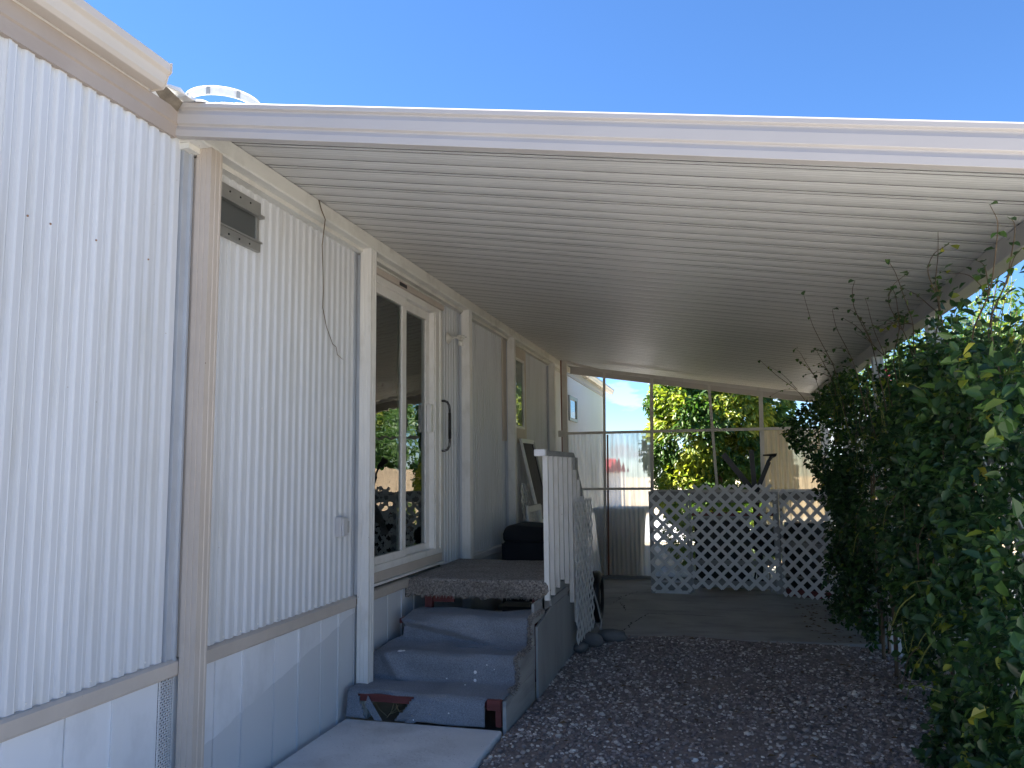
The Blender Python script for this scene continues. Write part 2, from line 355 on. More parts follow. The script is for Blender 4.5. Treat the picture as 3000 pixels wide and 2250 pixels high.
class MB:
    def __init__(s): s.v = []; s.f = []
    def add(s, vs, fs):
        k = len(s.v); s.v += [tuple(p) for p in vs]; s.f += [tuple(i + k for i in f) for f in fs]; return s
    def box(s, x0, x1, y0, y1, z0, z1):
        return s.add([(x0, y0, z0), (x1, y0, z0), (x1, y1, z0), (x0, y1, z0), (x0, y0, z1), (x1, y0, z1), (x1, y1, z1), (x0, y1, z1)],
                     [(0, 3, 2, 1), (4, 5, 6, 7), (0, 1, 5, 4), (1, 2, 6, 5), (2, 3, 7, 6), (3, 0, 4, 7)])
    def prism(s, prof, axis, a, b, shear=0.0, closed=True):
        """Extrude a 2D profile. axis x: (y,z); y: (x,z); z: (x,y). shear: z gained per unit of x (axis x)."""
        n = len(prof)
        def P(p, t):
            if axis == 'x': return (t, p[0], p[1] + shear * t)
            if axis == 'y': return (p[0], t, p[1])
            return (p[0], p[1], t)
        vs = [P(p, a) for p in prof] + [P(p, b) for p in prof]
        fs = []
        rng_ = range(n) if closed else range(n - 1)
        for i in rng_:
            j = (i + 1) % n
            fs.append((i, j, n + j, n + i))
        if closed:
            fs.append(tuple(range(n))[::-1]); fs.append(tuple(range(n, 2 * n)))
        return s.add(vs, fs)
    def bar(s, p0, p1, w, h, up=(0, 0, 1), taper=1.0):
        p0 = Vector(p0); p1 = Vector(p1); d = (p1 - p0).normalized(); up = Vector(up)
        sd = d.cross(up)
        if sd.length < 1e-5: sd = d.cross(Vector((1, 0, 0)))
        sd.normalize(); u = sd.cross(d).normalized()
        vs = []
        for p, k in ((p0, 1), (p1, taper)):
            for a, b in ((-1, -1), (1, -1), (1, 1), (-1, 1)):
                vs.append(p + sd * (a * w / 2 * k) + u * (b * h / 2 * k))
        return s.add(vs, [(0, 1, 2, 3), (7, 6, 5, 4), (0, 4, 5, 1), (1, 5, 6, 2), (2, 6, 7, 3), (3, 7, 4, 0)])
    def tube(s, pts, rad, n=8):
        pts = [Vector(p) for p in pts]
        if not isinstance(rad, (list, tuple)): rad = [rad] * len(pts)
        base = len(s.v); fs = []
        ref = Vector((0, 0, 1))
        for i, p in enumerate(pts):
            d = (pts[min(i + 1, len(pts) - 1)] - pts[max(i - 1, 0)]).normalized()
            if abs(d.dot(ref)) > 0.95: ref = Vector((1, 0, 0))
            a = d.cross(ref).normalized(); b = a.cross(d).normalized(); ref = b
            for k in range(n):
                t = 2 * math.pi * k / n
                s.v.append(tuple(p + (a * math.cos(t) + b * math.sin(t)) * rad[i]))
        for i in range(len(pts) - 1):
            for k in range(n):
                fs.append((base + i * n + k, base + i * n + (k + 1) % n, base + (i + 1) * n + (k + 1) % n, base + (i + 1) * n + k))
        fs.append(tuple(base + k for k in range(n))[::-1]); e = base + (len(pts) - 1) * n
        fs.append(tuple(e + k for k in range(n)))
        s.f += fs
        return s
    def lathe(s, prof, c, axis=(0, 0, 1), n=24):
        ax = Vector(axis).normalized(); a = ax.orthogonal().normalized(); b = ax.cross(a)
        base = len(s.v); c = Vector(c)
        for r_, h in prof:
            for k in range(n):
                t = 2 * math.pi * k / n
                s.v.append(tuple(c + ax * h + (a * math.cos(t) + b * math.sin(t)) * r_))
        for i in range(len(prof) - 1):
            for k in range(n):
                s.f.append((base + i * n + k, base + i * n + (k + 1) % n, base + (i + 1) * n + (k + 1) % n, base + (i + 1) * n + k))
        return s
    def mesh(s, name, org=(0, 0, 0)):
        me = bpy.data.meshes.new(name)
        me.from_pydata([(p[0] - org[0], p[1] - org[1], p[2] - org[2]) for p in s.v], [], s.f)
        me.update()
        return me
    def build(s, name, m, parent=None, org=None, smooth=False, bevel=0.0, solid=0.0, segs=2):
        if org is None: org = tuple(ORG[parent.name]) if parent is not None else (0, 0, 0)
        me = s.mesh(name, org); me.materials.append(MT[m] if isinstance(m, str) else m)
        o = bpy.data.objects.new(name, me); link(o, parent, org)
        if solid:
            k = o.modifiers.new('thickness', 'SOLIDIFY'); k.thickness = solid; k.offset = 0
        if bevel:
            k = o.modifiers.new('bevel', 'BEVEL'); k.width = bevel; k.segments = segs; k.limit_method = 'ANGLE'
        if smooth:
            for p in me.polygons: p.use_smooth = True
        return o

def share(me, name, loc, parent, rot=None, scale=None):
    o = bpy.data.objects.new(name, me); link(o, parent, loc)
    if rot is not None: o.rotation_euler = rot
    if scale is not None: o.scale = scale
    return o

def structure(o): o['kind'] = 'structure'; return o

# ------------------------------------------------------------------ key dimensions (metres; x to the right, y away along the house wall)
WX = -2.40                 # house wall plane
SLOPE = -0.1618            # fall of the patio roof towards the right
def fz(x): return 2.727 + SLOPE * x          # underside of the roof's front fascia
def cz(x): return fz(x) + 0.095              # underside of the roof pans
ROOF_Y0, ROOF_Y1 = 2.93, 12.32
BEAM_X = 1.32
POST_Y = [3.05, 4.81, 6.99, 8.66, 10.94]
GRAVEL_Z = -0.045

# ================================================================== ground
structure(MB().add([(-1.31, -16, -0.05), (2.3, -16, -0.05), (2.3, 3.05, -0.05), (-1.31, 3.05, -0.05)], [(0, 1, 2, 3)]).build('bounce_ground', 'paleconc'))  # unseen pale ground, added to bounce sunlight onto ceiling and wall
structure(MB().add([(2.3, -16, -0.055), (5.4, -16, -0.055), (5.4, 13.5, -0.055), (2.3, 13.5, -0.055)], [(0, 1, 2, 3)]).build('bounce_side_ground', 'paleconc'))  # pale strip added to bounce sunlight in from the right
structure(MB().add([(-2.4, 12.95, -0.06), (3.6, 12.95, -0.06), (3.6, 17.35, -0.06), (-2.4, 17.35, -0.06)], [(0, 1, 2, 3)]).build('back_yard', 'soil'))
structure(MB().add([(-30, 17.4, -0.055), (3.6, 17.4, -0.055), (3.6, 27.0, -0.055), (-30, 27.0, -0.055)], [(0, 1, 2, 3)]).build('street', 'streetmat'))
structure(MB().add([(-80, -60, -0.075), (90, -60, -0.075), (90, 140, -0.075), (-80, 140, -0.075)], [(0, 1, 2, 3)]).build('ground', 'soil'))
# gravel bed with gentle swells
g = MB(); NX, NY = 36, 48
x0, x1, y0, y1 = -1.31, 2.29, 3.06, 7.52
def gz(x, y): return GRAVEL_Z + .026 * max(0, min(1, (y - 6.7) / .7)) + 0.012 * math.sin(x * 2.3 + y * 1.1) + 0.008 * math.sin(x * 5.1 - y * 3.7)
for j in range(NY + 1):
    for i in range(NX + 1):
        x = x0 + (x1 - x0) * i / NX; y = y0 + (y1 - y0) * j / NY
        g.v.append((x, y, gz(x, y)))
for j in range(NY):
    for i in range(NX):
        a = j * (NX + 1) + i; g.f.append((a, a + 1, a + NX + 2, a + NX + 1))
structure(g.build('gravel_bed', 'gravelbed', smooth=True))

pad = MB().box(-2.355, -1.325, -2.2, 4.64, -0.07, 0.0).build('concrete_pad', 'concrete_pad', bevel=0.012); structure(pad)
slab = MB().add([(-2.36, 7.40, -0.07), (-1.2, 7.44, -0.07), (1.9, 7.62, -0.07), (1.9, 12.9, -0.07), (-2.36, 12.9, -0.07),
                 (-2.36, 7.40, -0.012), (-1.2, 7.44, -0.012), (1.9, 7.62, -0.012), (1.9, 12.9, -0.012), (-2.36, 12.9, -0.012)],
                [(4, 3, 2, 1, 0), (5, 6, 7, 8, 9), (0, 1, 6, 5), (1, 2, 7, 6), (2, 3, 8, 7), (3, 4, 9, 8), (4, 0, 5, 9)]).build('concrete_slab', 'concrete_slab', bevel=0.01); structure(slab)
def crack(pts, w):
    c = MB(); fine = []
    for a, b in zip(pts[:-1], pts[1:]):
        for k in range(8):
            t = k / 8; fine.append((a[0] + (b[0] - a[0]) * t + random.uniform(-.018, .018), a[1] + (b[1] - a[1]) * t + random.uniform(-.018, .018)))
    fine.append(pts[-1])
    L = len(fine)
    for i, p in enumerate(fine):
        ww = w * (0.35 + 0.65 * math.sin(math.pi * (i + .5) / L)) * random.uniform(.5, 1.2)
        c.v += [(p[0] - ww * .6, p[1] - ww * .8, -0.0105), (p[0] + ww * .6, p[1] + ww * .8, -0.0105)]
    for i in range(L - 1): c.f.append((2 * i, 2 * i + 1, 2 * i + 3, 2 * i + 2))
    c.build('crack', 'crack', slab)
crack([(-0.85, 10.5), (-0.95, 10.36), (-1.116, 10.07), (-1.2, 9.8), (-1.266, 9.65), (-1.22, 9.5), (-1.30, 9.15)], 0.012)
crack([(-1.2, 9.35), (-1.13, 9.05), (-1.08, 8.75)], 0.009)
crack([(0.0, 8.62), (-0.5, 8.68), (-0.819, 8.655), (-0.869, 8.36), (-0.93, 8.1), (-0.944, 7.88), (-0.99, 7.7), (-0.93, 7.47)], 0.012)
crack([(-1.266, 9.65), (-1.6, 9.72), (-2.1, 9.6)], 0.006)

# pebbles
def pebbles():
    t = (1 + 5 ** .5) / 2
    iv = np.array([(-1, t, 0), (1, t, 0), (-1, -t, 0), (1, -t, 0), (0, -1, t), (0, 1, t), (0, -1, -t), (0, 1, -t), (t, 0, -1), (t, 0, 1), (-t, 0, -1), (-t, 0, 1)]) / math.sqrt(1 + t * t)
    fi = np.array([(0, 11, 5), (0, 5, 1), (0, 1, 7), (0, 7, 10), (0, 10, 11), (1, 5, 9), (5, 11, 4), (11, 10, 2), (10, 7, 6), (7, 1, 8),
                   (3, 9, 4), (3, 4, 2), (3, 2, 6), (3, 6, 8), (3, 8, 9), (4, 9, 5), (2, 4, 11), (6, 2, 10), (8, 6, 7), (9, 8, 1)])
    N = 44000
    x = rng.uniform(-1.30, 2.3, N); y = 3.2 + (7.50 - 3.2) * rng.uniform(0, 1, N) ** 0.92
    # the slab's edge runs slightly skew; fewer stones where fines have worked up
    nse = np.sin(x * 3.1 + 1.3 * np.sin(y * 1.7)) * np.sin(y * 2.3 + x)
    keep = (y < 7.47 + 0.055 * (x + 1.2)) & (rng.uniform(0, 1, N) < 0.70 + 0.40 * nse)
    x = x[keep]; y = y[keep]; N = len(x)
    s = np.clip(rng.lognormal(math.log(0.0092), 0.30, N), 0.0045, 0.02)
    z = GRAVEL_Z + .026 * np.clip((y - 6.7) / .7, 0, 1) + 0.012 * np.sin(x * 2.3 + y * 1.1) + 0.008 * np.sin(x * 5.1 - y * 3.7) + s * rng.uniform(-0.1, 0.75, N)
    sc = np.stack([s * rng.uniform(.8, 1.5, N), s * rng.uniform(.75, 1.2, N), s * rng.uniform(.45, .8, N)], 1)
    a = rng.uniform(0, 2 * np.pi, N); ca, sa = np.cos(a), np.sin(a)
    V = iv[None] * (1 + rng.uniform(-.16, .16, (N, 12, 1))) * sc[:, None, :]
    W = np.empty_like(V)
    W[..., 0] = V[..., 0] * ca[:, None] - V[..., 1] * sa[:, None]; W[..., 1] = V[..., 0] * sa[:, None] + V[..., 1] * ca[:, None]; W[..., 2] = V[..., 2]
    W += np.stack([x, y, z], 1)[:, None, :]
    F = (fi[None] + 12 * np.arange(N)[:, None, None]).reshape(-1, 3)
    tone = np.clip(rng.beta(1.7, 2.6, N), 0, 1)
    pale = rng.uniform(0, 1, N) < 0.10; tone[pale] = rng.uniform(.8, 1, pale.sum())
    return bulk('gravel_pebbles', W.reshape(-1, 3), F, np.repeat(tone, 12), MT['pebble'], True)

def bulk(name, V, F, tone, m, smooth, org=(0, 0, 0), parent=None):
    """Large mesh from numpy arrays (faces all of one size) with a per-vertex 'tone'."""
    k = F.shape[1]
    me = bpy.data.meshes.new(name)
    V = np.asarray(V) - np.asarray(org)
    me.vertices.add(len(V)); me.vertices.foreach_set('co', V.astype(np.float32).ravel())
    me.loops.add(F.size); me.loops.foreach_set('vertex_index', F.astype(np.int32).ravel())
    me.polygons.add(len(F)); me.polygons.foreach_set('loop_start', (np.arange(len(F)) * k).astype(np.int32))
    me.polygons.foreach_set('loop_total', np.full(len(F), k, np.int32))
    if smooth: me.polygons.foreach_set('use_smooth', np.ones(len(F), bool))
    at = me.attributes.new('tone', 'FLOAT', 'POINT'); at.data.foreach_set('value', tone.astype(np.float32))
    me.update(calc_edges=True); me.validate()
    me.materials.append(m)
    o = bpy.data.objects.new(name, me); link(o, parent, org)
    return o
tag(pebbles(), 'small dark purple and pale river pebbles covering the drive', 'gravel', kind='stuff')

# ================================================================== the mobile home
home = thing('mobile_home', (-4.6, 4, 0), 'white corrugated mobile home along the left with tan trim and pale skirting', 'mobile home')
PITCH = 0.0735
def siding(ya, yb, za, zb, m='siding', name='siding'):
    """Vertical-ribbed sheet: broad flat, step, narrow flat with a thin raised bead."""
    prof = []; k = math.floor(ya / PITCH)
    unit = [(0.0, 0.0), (0.004, 0.0012), (0.030, 0.0), (0.034, 0.0012), (0.0375, -0.001), (0.0440, -0.0125), (0.0635, -0.0125), (0.0705, -0.001)]
    while k * PITCH < yb:
        for a, d in unit:
            y = k * PITCH + a
            if ya <= y <= yb: prof.append((y, WX + d))
        k += 1
    prof = [(ya, prof[0][1])] + prof + [(yb, prof[-1][1])]
    b = MB()
    for y, x in prof: b.v += [(x, y, za), (x, y, zb)]
    for i in range(len(prof) - 1): b.f.append((2 * i, 2 * i + 2, 2 * i + 3, 2 * i + 1))
    return b.build(name, m, home)
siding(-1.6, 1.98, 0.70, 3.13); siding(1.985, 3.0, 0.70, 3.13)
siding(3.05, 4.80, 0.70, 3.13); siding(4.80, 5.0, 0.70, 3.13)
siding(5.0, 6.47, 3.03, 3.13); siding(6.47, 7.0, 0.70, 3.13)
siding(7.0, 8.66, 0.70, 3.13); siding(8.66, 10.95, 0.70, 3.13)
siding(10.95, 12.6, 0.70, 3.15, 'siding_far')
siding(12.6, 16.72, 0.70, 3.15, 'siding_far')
# overlapping sheet edge of the near wall
MB().box(WX, WX + 0.006, 2.055, 2.066, 0.72, 3.12).build('sheet_lap', 'siding', home)
# corner flashing beside the first post
MB().prism([(WX - .01, 2.985), (WX + 0.012, 2.985), (WX + 0.012, 3.0), (WX + 0.006, 3.004), (WX + 0.006, 3.03), (WX + 0.02, 3.034), (WX + 0.02, 3.048), (WX - .01, 3.048)], 'z', 0.665, 3.125).build('corner_flashing', 'flash', home)
for y in (4.775, 6.955, 8.62): MB().box(WX - 0.005, WX + 0.004, y, y + 0.03, 0.70, 3.11).build('joint_flashing', 'flash', home)
for y_, z_s in ((2.176, 2.49), (2.276, 2.491), (2.497, 2.492), (2.793, 2.491), (2.286, .752), (2.441, .748), (2.578, .753), (2.729, .753), (2.875, .753), (2.97, .75), (3.267, .75), (3.411, .751), (3.557, .749), (3.708, .755), (3.9, .75), (4.1, .75), (4.3, .75), (4.5, .75), (3.9, 2.49), (4.2, 2.49), (3.7, 1.9), (4.45, 1.9), (7.3, 1.35), (7.7, 1.36), (8.1, 1.35)):
    MB().lathe([(0, .003), (.0035, .002), (.0045, -.001)], (WX + .0015, y_, z_s), (1, 0, 0), 8).build('screw', 'rust' if z_s > 2 and y_ < 2.9 else 'white', home)
# bottom rail
def rail(ya, yb, m='tan'):
    MB().prism([(WX - .01, 0.655), (WX + 0.020, 0.655), (WX + 0.027, 0.664), (WX + 0.027, 0.718), (WX + 0.012, 0.728), (WX - .01, 0.730)], 'y', ya, yb).build('rail_trim', m, home)
rail(-1.6, 3.05); rail(3.05, 4.81); rail(5.0, 6.44); rail(6.97, 8.67, 'skirt'); rail(8.67, 16.7, 'skirt')
# skirting panels
seams = [-1.6, -1.1, -0.6, -0.1, 0.4, 0.9, 1.2, 1.45, 1.7, 1.95, 2.199, 2.462, 2.696, 2.963]
seams2 = [3.06, 3.352, 3.578, 3.873, 4.125, 4.384, 4.607, 4.83, 5.108, 5.37, 5.62, 5.87]
def skirt_panel(a, b, i):
    o = MB().box(WX - 0.02, WX + (0.004 if i % 2 else 0.0), a + 0.002, b - (0.007 if i % 2 else 0.003), -0.05, 0.655).build('skirting_panel', 'skirt', home)
    if i % 2:
        MB().prism([(WX, b - .007), (WX + .013, b - .012), (WX + .013, b + .003), (WX, b + .003)], 'z', -.05, .654).build('panel_lip', 'skirt', o)
for i, (a, b) in enumerate(zip(seams[:-1], seams[1:])): skirt_panel(a, b, i)
for i, (a, b) in enumerate(zip(seams2[:-1], seams2[1:])): skirt_panel(a, b, i)
MB().box(WX - 0.02, WX + 0.002, 5.88, 16.7, -0.05, 0.655).build('skirting_panel', 'skirt', home)
# perforated crawl-space vent between the panels and the first post
pv = MB(); ya, yb, za, zb = 2.964, 3.062, -0.03, 0.65
pv.box(WX, WX + .003, ya, ya + .006, za, zb); pv.box(WX, WX + .003, yb - .006, yb, za, zb)
st = 0.022
def diag(mb, c, sgn, y0_, y1_, z0_, z1_, w, th, x):
    # line z = c + sgn*(y - y0_)
    pts = []
    ta, tb = y0_, y1_
    za_, zb_ = c, c + sgn * (y1_ - y0_)
    lo, hi = (ta, tb)
    # clip in z
    def yat(z): return y0_ + (z - c) / sgn
    a_, b_ = sorted((yat(z0_), yat(z1_)))
    lo, hi = max(lo, a_), min(hi, b_)
    if hi - lo < 0.004: return None
    p0 = (x, lo, c + sgn * (lo - y0_)); p1 = (x, hi, c + sgn * (hi - y0_))
    return p0, p1
c_ = za - 0.1
while c_ < zb:
    r_ = diag(pv, c_, 1, ya, yb, za, zb, .006, .002, WX + .0015)
    if r_: pv.bar(*r_, .0068, .0024, (1, 0, 0))
    r_ = diag(pv, c_ + .1, -1, ya, yb, za, zb, .006, .002, WX + .0015)
    if r_: pv.bar(*r_, .0068, .0024, (1, 0, 0))
    c_ += st
o = pv.build('crawl_space_vent', 'skirt', home); o['kind'] = 'stuff'
MB().box(WX - 0.06, WX - 0.05, 2.95, 3.07, -0.05, 0.66).build('vent_backing', 'black', home)
# shell: back, ends, floor, room, roof
MB().box(-7.05, -7.0, -1.6, 16.7, 0.7, 3.2).build('back_wall', 'siding_far', home)
MB().box(-7.0, WX - .012, -1.64, -1.6, 0.0, 3.2).build('end_wall', 'siding_far', home)
MB().box(-7.0, WX + .004, 16.72, 16.76, 0.0, 3.2).build('end_wall', 'siding_far', home)
MB().box(-7.0, WX - .03, -1.6, 16.7, 0.66, 0.70).build('room_floor', 'floor_in', home)
MB().box(-7.0, WX - .03, -1.6, 16.7, 3.14, 3.16).build('room_ceiling', 'interior', home)
MB().box(-6.2, WX - .03, 8.0, 8.06, 0.70, 3.14).build('room_partition', 'interior', home)
MB().box(-6.2, WX - .03, 3.6, 3.66, 0.70, 3.14).build('room_partition', 'interior', home)
MB().box(-5.6, -5.55, 3.66, 8.0, 0.70, 3.14).build('room_partition', 'interior', home)
rf = MB().prism([(WX + .02, 3.262), (WX + .02, 3.285), (-4.7, 3.70), (-7.2, 3.285), (-7.2, 3.17), (WX - .02, 3.17)], 'y', -1.8, 16.9).build('roof', 'roofing', home)
# eave board and gutter of the near and far stretches
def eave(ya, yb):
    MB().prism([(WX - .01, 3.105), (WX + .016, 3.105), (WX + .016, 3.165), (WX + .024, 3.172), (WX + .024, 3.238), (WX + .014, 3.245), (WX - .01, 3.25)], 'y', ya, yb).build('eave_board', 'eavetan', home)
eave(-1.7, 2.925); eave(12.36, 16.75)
def gutter(ya, yb, endcap_near):
    pr = [(WX + .026, 3.34), (WX + .026, 3.245), (WX + .085, 3.245), (WX + .098, 3.262), (WX + .108, 3.30), (WX + .125, 3.315), (WX + .125, 3.352), (WX + .115, 3.352)]
    pi = [(WX + .115, 3.345), (WX + .117, 3.320), (WX + .10, 3.303), (WX + .09, 3.266), (WX + .08, 3.252), (WX + .034, 3.252), (WX + .034, 3.34)]
    o = MB().prism(pr + pi, 'y', ya, yb).build('gutter', 'gutter', home, bevel=0.003)
    for y in ((yb - .002, yb + .004),):
        MB().prism([(WX + .022, 3.345), (WX + .022, 3.240), (WX + .087, 3.240), (WX + .102, 3.260), (WX + .112, 3.298), (WX + .129, 3.312), (WX + .129, 3.356)], 'y', *y).build('end_cap', 'gutter', o)
    return o
gutter(-1.7, 2.74, False)
gf = gutter(12.40, 17.55, True)
MB().prism([(WX + .020, 3.35), (WX + .020, 3.238), (WX + .09, 3.238), (WX + .105, 3.26), (WX + .115, 3.298), (WX + .131, 3.312), (WX + .131, 3.358)], 'y', 14.2, 14.28).build('gutter_joint', 'gutter', gf)
# torn roof edge between the gutter end and the patio roof
tr_ = MB(); cnt = 26
for i in range(cnt + 1):
    t = i / cnt; y = 2.72 + 0.22 * min(1, t * 1.6); x = WX + 0.03 + 0.42 * max(0, t - .25)
    zt = 3.335 - .045 * min(1, t * 1.9) + random.uniform(-.004, .004)
    if t > .4: zt = fz(x) + .168 + random.uniform(0, .012)
    tr_.v += [(x - .10, y + .05, zt + .02), (x, y + random.uniform(-.008, .01), zt), (x + .005, y - .004, zt - random.uniform(.004, .022) * (1 if t < .93 else .1))]
for i in range(cnt):
    for k in (0, 1): tr_.f.append((3 * i + k, 3 * i + k + 1, 3 * i + k + 4, 3 * i + k + 3))
tr_.build('torn_roof_edge', 'roofing', home, solid=0.004)
tr2 = MB(); tr2.add([(WX + .0, 2.76, 3.255), (WX + .055, 2.78, 3.29), (WX + .06, 2.90, 3.262), (WX + .01, 2.92, 3.22)], [(0, 1, 2, 3)])
tr2.build('exposed_underlay', 'rawroof', home, solid=0.01)

# small high window
w1 = MB()
for a in ((3.20, 3.61, 2.95, 3.02), (3.20, 3.615, 2.745, 2.80)): w1.box(WX, WX + .022, *a)
w1.box(WX, WX + .02, 3.575, 3.60, 2.80, 2.95); w1.box(WX, WX + .02, 3.18, 3.2, 2.745, 3.02)
win = w1.build('window', 'alu', home, bevel=.002)
MB().box(WX, WX + .010, 3.20, 3.575, 2.80, 2.95).build('pane', 'darkglass', win)
MB().box(WX, WX + .034, 3.2, 3.63, 2.936, 2.952).build('drip_edge', 'alu', win)
MB().box(WX, WX + .03, 3.2, 3.62, 2.793, 2.802).build('sill', 'alu', win)
for y in (3.25, 3.33, 3.42, 3.51):
    for z in (2.99, 2.765):
        MB().lathe([(0, .004), (.005, .003), (.006, 0)], (WX + .0225, y, z), (1, 0, 0), 8).build('screw', 'black', win)
# window on the patio wall, in a tan surround
sv = MB().box(WX, WX + .018, 8.52, 9.62, 1.885, 2.06); sv.box(WX, WX + .018, 8.52, 9.62, 2.93, 3.08); sv.box(WX, WX + .018, 8.52, 8.80, 2.06, 2.93); sv.box(WX, WX + .018, 9.50, 9.62, 2.06, 2.93)
w2 = sv.build('window', 'tan', home)
fm = MB()
for a in ((8.80, 9.50, 2.06, 2.09), (8.80, 9.50, 2.90, 2.93), (8.80, 8.83, 2.09, 2.90), (9.47, 9.50, 2.09, 2.90)): fm.box(WX, WX + .03, *a)
fm.build('frame', 'vinyl', w2); MB().box(WX, WX + .012, 8.83, 9.47, 2.09, 2.90).build('pane', 'skyglass', w2)
# far small window
fm = MB()
for a in ((12.58, 13.32, 2.36, 2.41), (12.58, 13.32, 2.72, 2.78), (12.58, 12.66, 2.41, 2.72), (13.24, 13.32, 2.41, 2.72)): fm.box(WX, WX + .03, *a)
w3 = fm.build('window', 'alu', home); MB().box(WX, WX + .012, 12.66, 13.24, 2.41, 2.72).build('pane', 'skyglass', w3)

# sliding glass door
door = MB()
DY0, DY1, DZ0, DZ1 = 5.0, 6.45, 0.845, 2.985
door.box(WX - .05, WX + .03, DY0, DY1, DZ1 - .055, DZ1); door.box(WX - .05, WX + .035, DY0, DY1, DZ0, DZ0 + .05)
door.box(WX - .05, WX + .03, DY0, DY0 + .03, DZ0 + .05, DZ1 - .055); door.box(WX - .05, WX + .03, DY1 - .19, DY1, DZ0 + .05, DZ1 - .055)
dr = door.build('sliding_door', 'vinyl', home, bevel=.004)
jb = MB(); jb.box(WX + .03, WX + .04, DY1 - .06, DY1 - .012, DZ0 + .04, DZ1 - .02); jb.box(WX + .03, WX + .036, DY1 - .17, DY1 - .12, DZ0 + .05, DZ1 - .05)
jb.build('jamb_bead', 'vinyl', dr)
MB().box(WX - .01, WX + .046, DY0, DY1 + .02, DZ1 + .002, DZ1 + .045).build('head_trim', 'tan', dr, bevel=.003)
MB().box(WX - .01, WX + .05, DY0, DY1 + .03, DZ1 + .047, DZ1 + .058).build('drip_cap', 'beam', dr)
MB().box(WX + .046, WX + .05, 5.46, 5.60, DZ1 + .006, DZ1 + .034).build('head_vent', 'black', dr)
MB().box(WX - .01, WX + .03, DY0, DY1, 0.775, 0.843).build('sill_trim', 'tan', dr)
MB().box(WX - .01, WX + .05, DY0, DY1 + .01, 0.755, 0.773).build('sill_lip', 'beam', dr)
def sash(ya, yb, x, nm, st_l, st_r):
    s = MB()
    za, zb = DZ0 + .05, DZ1 - .055
    s.box(x, x + .03, ya, yb, za, za + .055); s.box(x, x + .03, ya, yb, zb - .075, zb)
    s.box(x, x + .03, ya, ya + st_l, za + .055, zb - .075); s.box(x, x + .03, yb - st_r, yb, za + .055, zb - .075)
    o = s.build(nm, 'vinyl', dr, bevel=.004)
    MB().box(x + .010, x + .016, ya + st_l, yb - st_r, za + .055, zb - .075).build('pane', 'glass', o)
    return o
sash(DY0 + .03, 5.66, WX - .008, 'fixed_sash', .03, .085)
ss = sash(5.60, 6.26, WX - .045, 'sliding_sash', .05, .085)
MB().box(WX - .012, WX + .03, 6.185, 6.235, 1.88, 2.12).build('pull', 'vinyl', ss, bevel=.004)
# drapes and blinds behind the glass
cu = MB(); NS = 60
for i in range(NS + 1):
    t = i / NS; y = 4.95 + .55 * t; x = WX - .16 + .035 * math.sin(t * 38) + .015 * math.sin(t * 91)
    cu.v += [(x, y, .78), (x, y, 2.95)]
for i in range(NS): cu.f.append((2 * i, 2 * i + 2, 2 * i + 3, 2 * i + 1))
c_o = cu.build('curtain', 'curtain', None, (0, 0, 0), smooth=True); tag(c_o, 'olive beige curtain hanging behind the left door pane', 'curtain')
bl = thing('vertical_blinds', (WX - .15, 6.3, .8), 'grey vertical blinds drawn to the right end of the sliding door', 'blinds')
for i in range(7):
    y = 6.02 + i * .045
    MB().bar((WX - .15, y, .8), (WX - .15, y, 2.9), .08, .002, (0.6, 0.8, 0)).build('slat', 'blind', bl)
MB().box(WX - .19, WX - .11, 5.0, 6.4, 2.9, 2.94).build('head_rail', 'vinyl', bl)

# roof vent
vt = thing('roof_vent', (-2.98, 4.08, 3.38), 'round bright metal roof vent with an open ring above the patio roof edge', 'roof vent')
VC = Vector((-2.98, 4.08, 3.865)); VR = 0.226
MB().lathe([(VR, -.012), (VR, .035), (VR + .006, .042), (VR - .008, .046), (VR - .010, .035), (VR - .010, -.012), (VR, -.012)], VC, n=48).build('ring', 'ring', vt, smooth=False)
for k in range(8):
    a = k * math.pi / 4 + .22; d = Vector((math.cos(a), math.sin(a), 0))
    MB().bar(VC + d * (VR + .0025) + Vector((0, 0, -.012)), VC + d * (VR + .0025) + Vector((0, 0, .034)), .022, .004, d).build('strap', 'alu', vt)
    if d.y > .3: MB().bar(VC + d * (VR - .014) + Vector((0, 0, -.012)), VC + d * .09 + Vector((0, 0, -.22)), .018, .004, (0, 0, 1)).build('bracket', 'alu', vt)
MB().lathe([(.09, -.49), (.09, -.22), (.10, -.21), (.082, -.21), (.082, -.49)], VC, n=24).build('pipe', 'ring', vt)

# ================================================================== patio cover
pc = thing('patio_cover', (-0.5, 7, 0), 'white metal patio cover on posts sloping from the house wall over the drive', 'patio cover')
PANW = 0.2935
def z_(d): return 2.822 + d
pass
def bow(a, b, h=.0062, n=7): return [(a + (b - a) * k / n, h - h * math.sin(math.pi * (.08 + .84 * k / n))) for k in range(n + 1)]
prof = bow(0.0, .1215) + [(.1225, .024), (.1305, .024)] + bow(.1315, .2405) + [(.2415, .024), (.2485, .024), (.2495, .004), (.2755, .004), (.2765, .024), (.2835, .024), (.2845, .0045), (PANW, .0045)]
pm = MB(); pm.prism([(y, z_(d)) for y, d in prof], 'x', WX - .01, 1.425, SLOPE, closed=False)
for i in range(len(prof)):   # underside first, then a deck 40 mm above it
    pass
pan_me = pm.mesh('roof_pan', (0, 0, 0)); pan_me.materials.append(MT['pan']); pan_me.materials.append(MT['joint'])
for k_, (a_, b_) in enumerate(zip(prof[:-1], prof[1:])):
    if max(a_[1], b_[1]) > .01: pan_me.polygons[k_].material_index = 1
npan = int((ROOF_Y1 - ROOF_Y0 - .06) / PANW)
for i in range(npan): share(pan_me, 'roof_pan', (0, ROOF_Y0 + .05 + i * PANW, 0), pc)
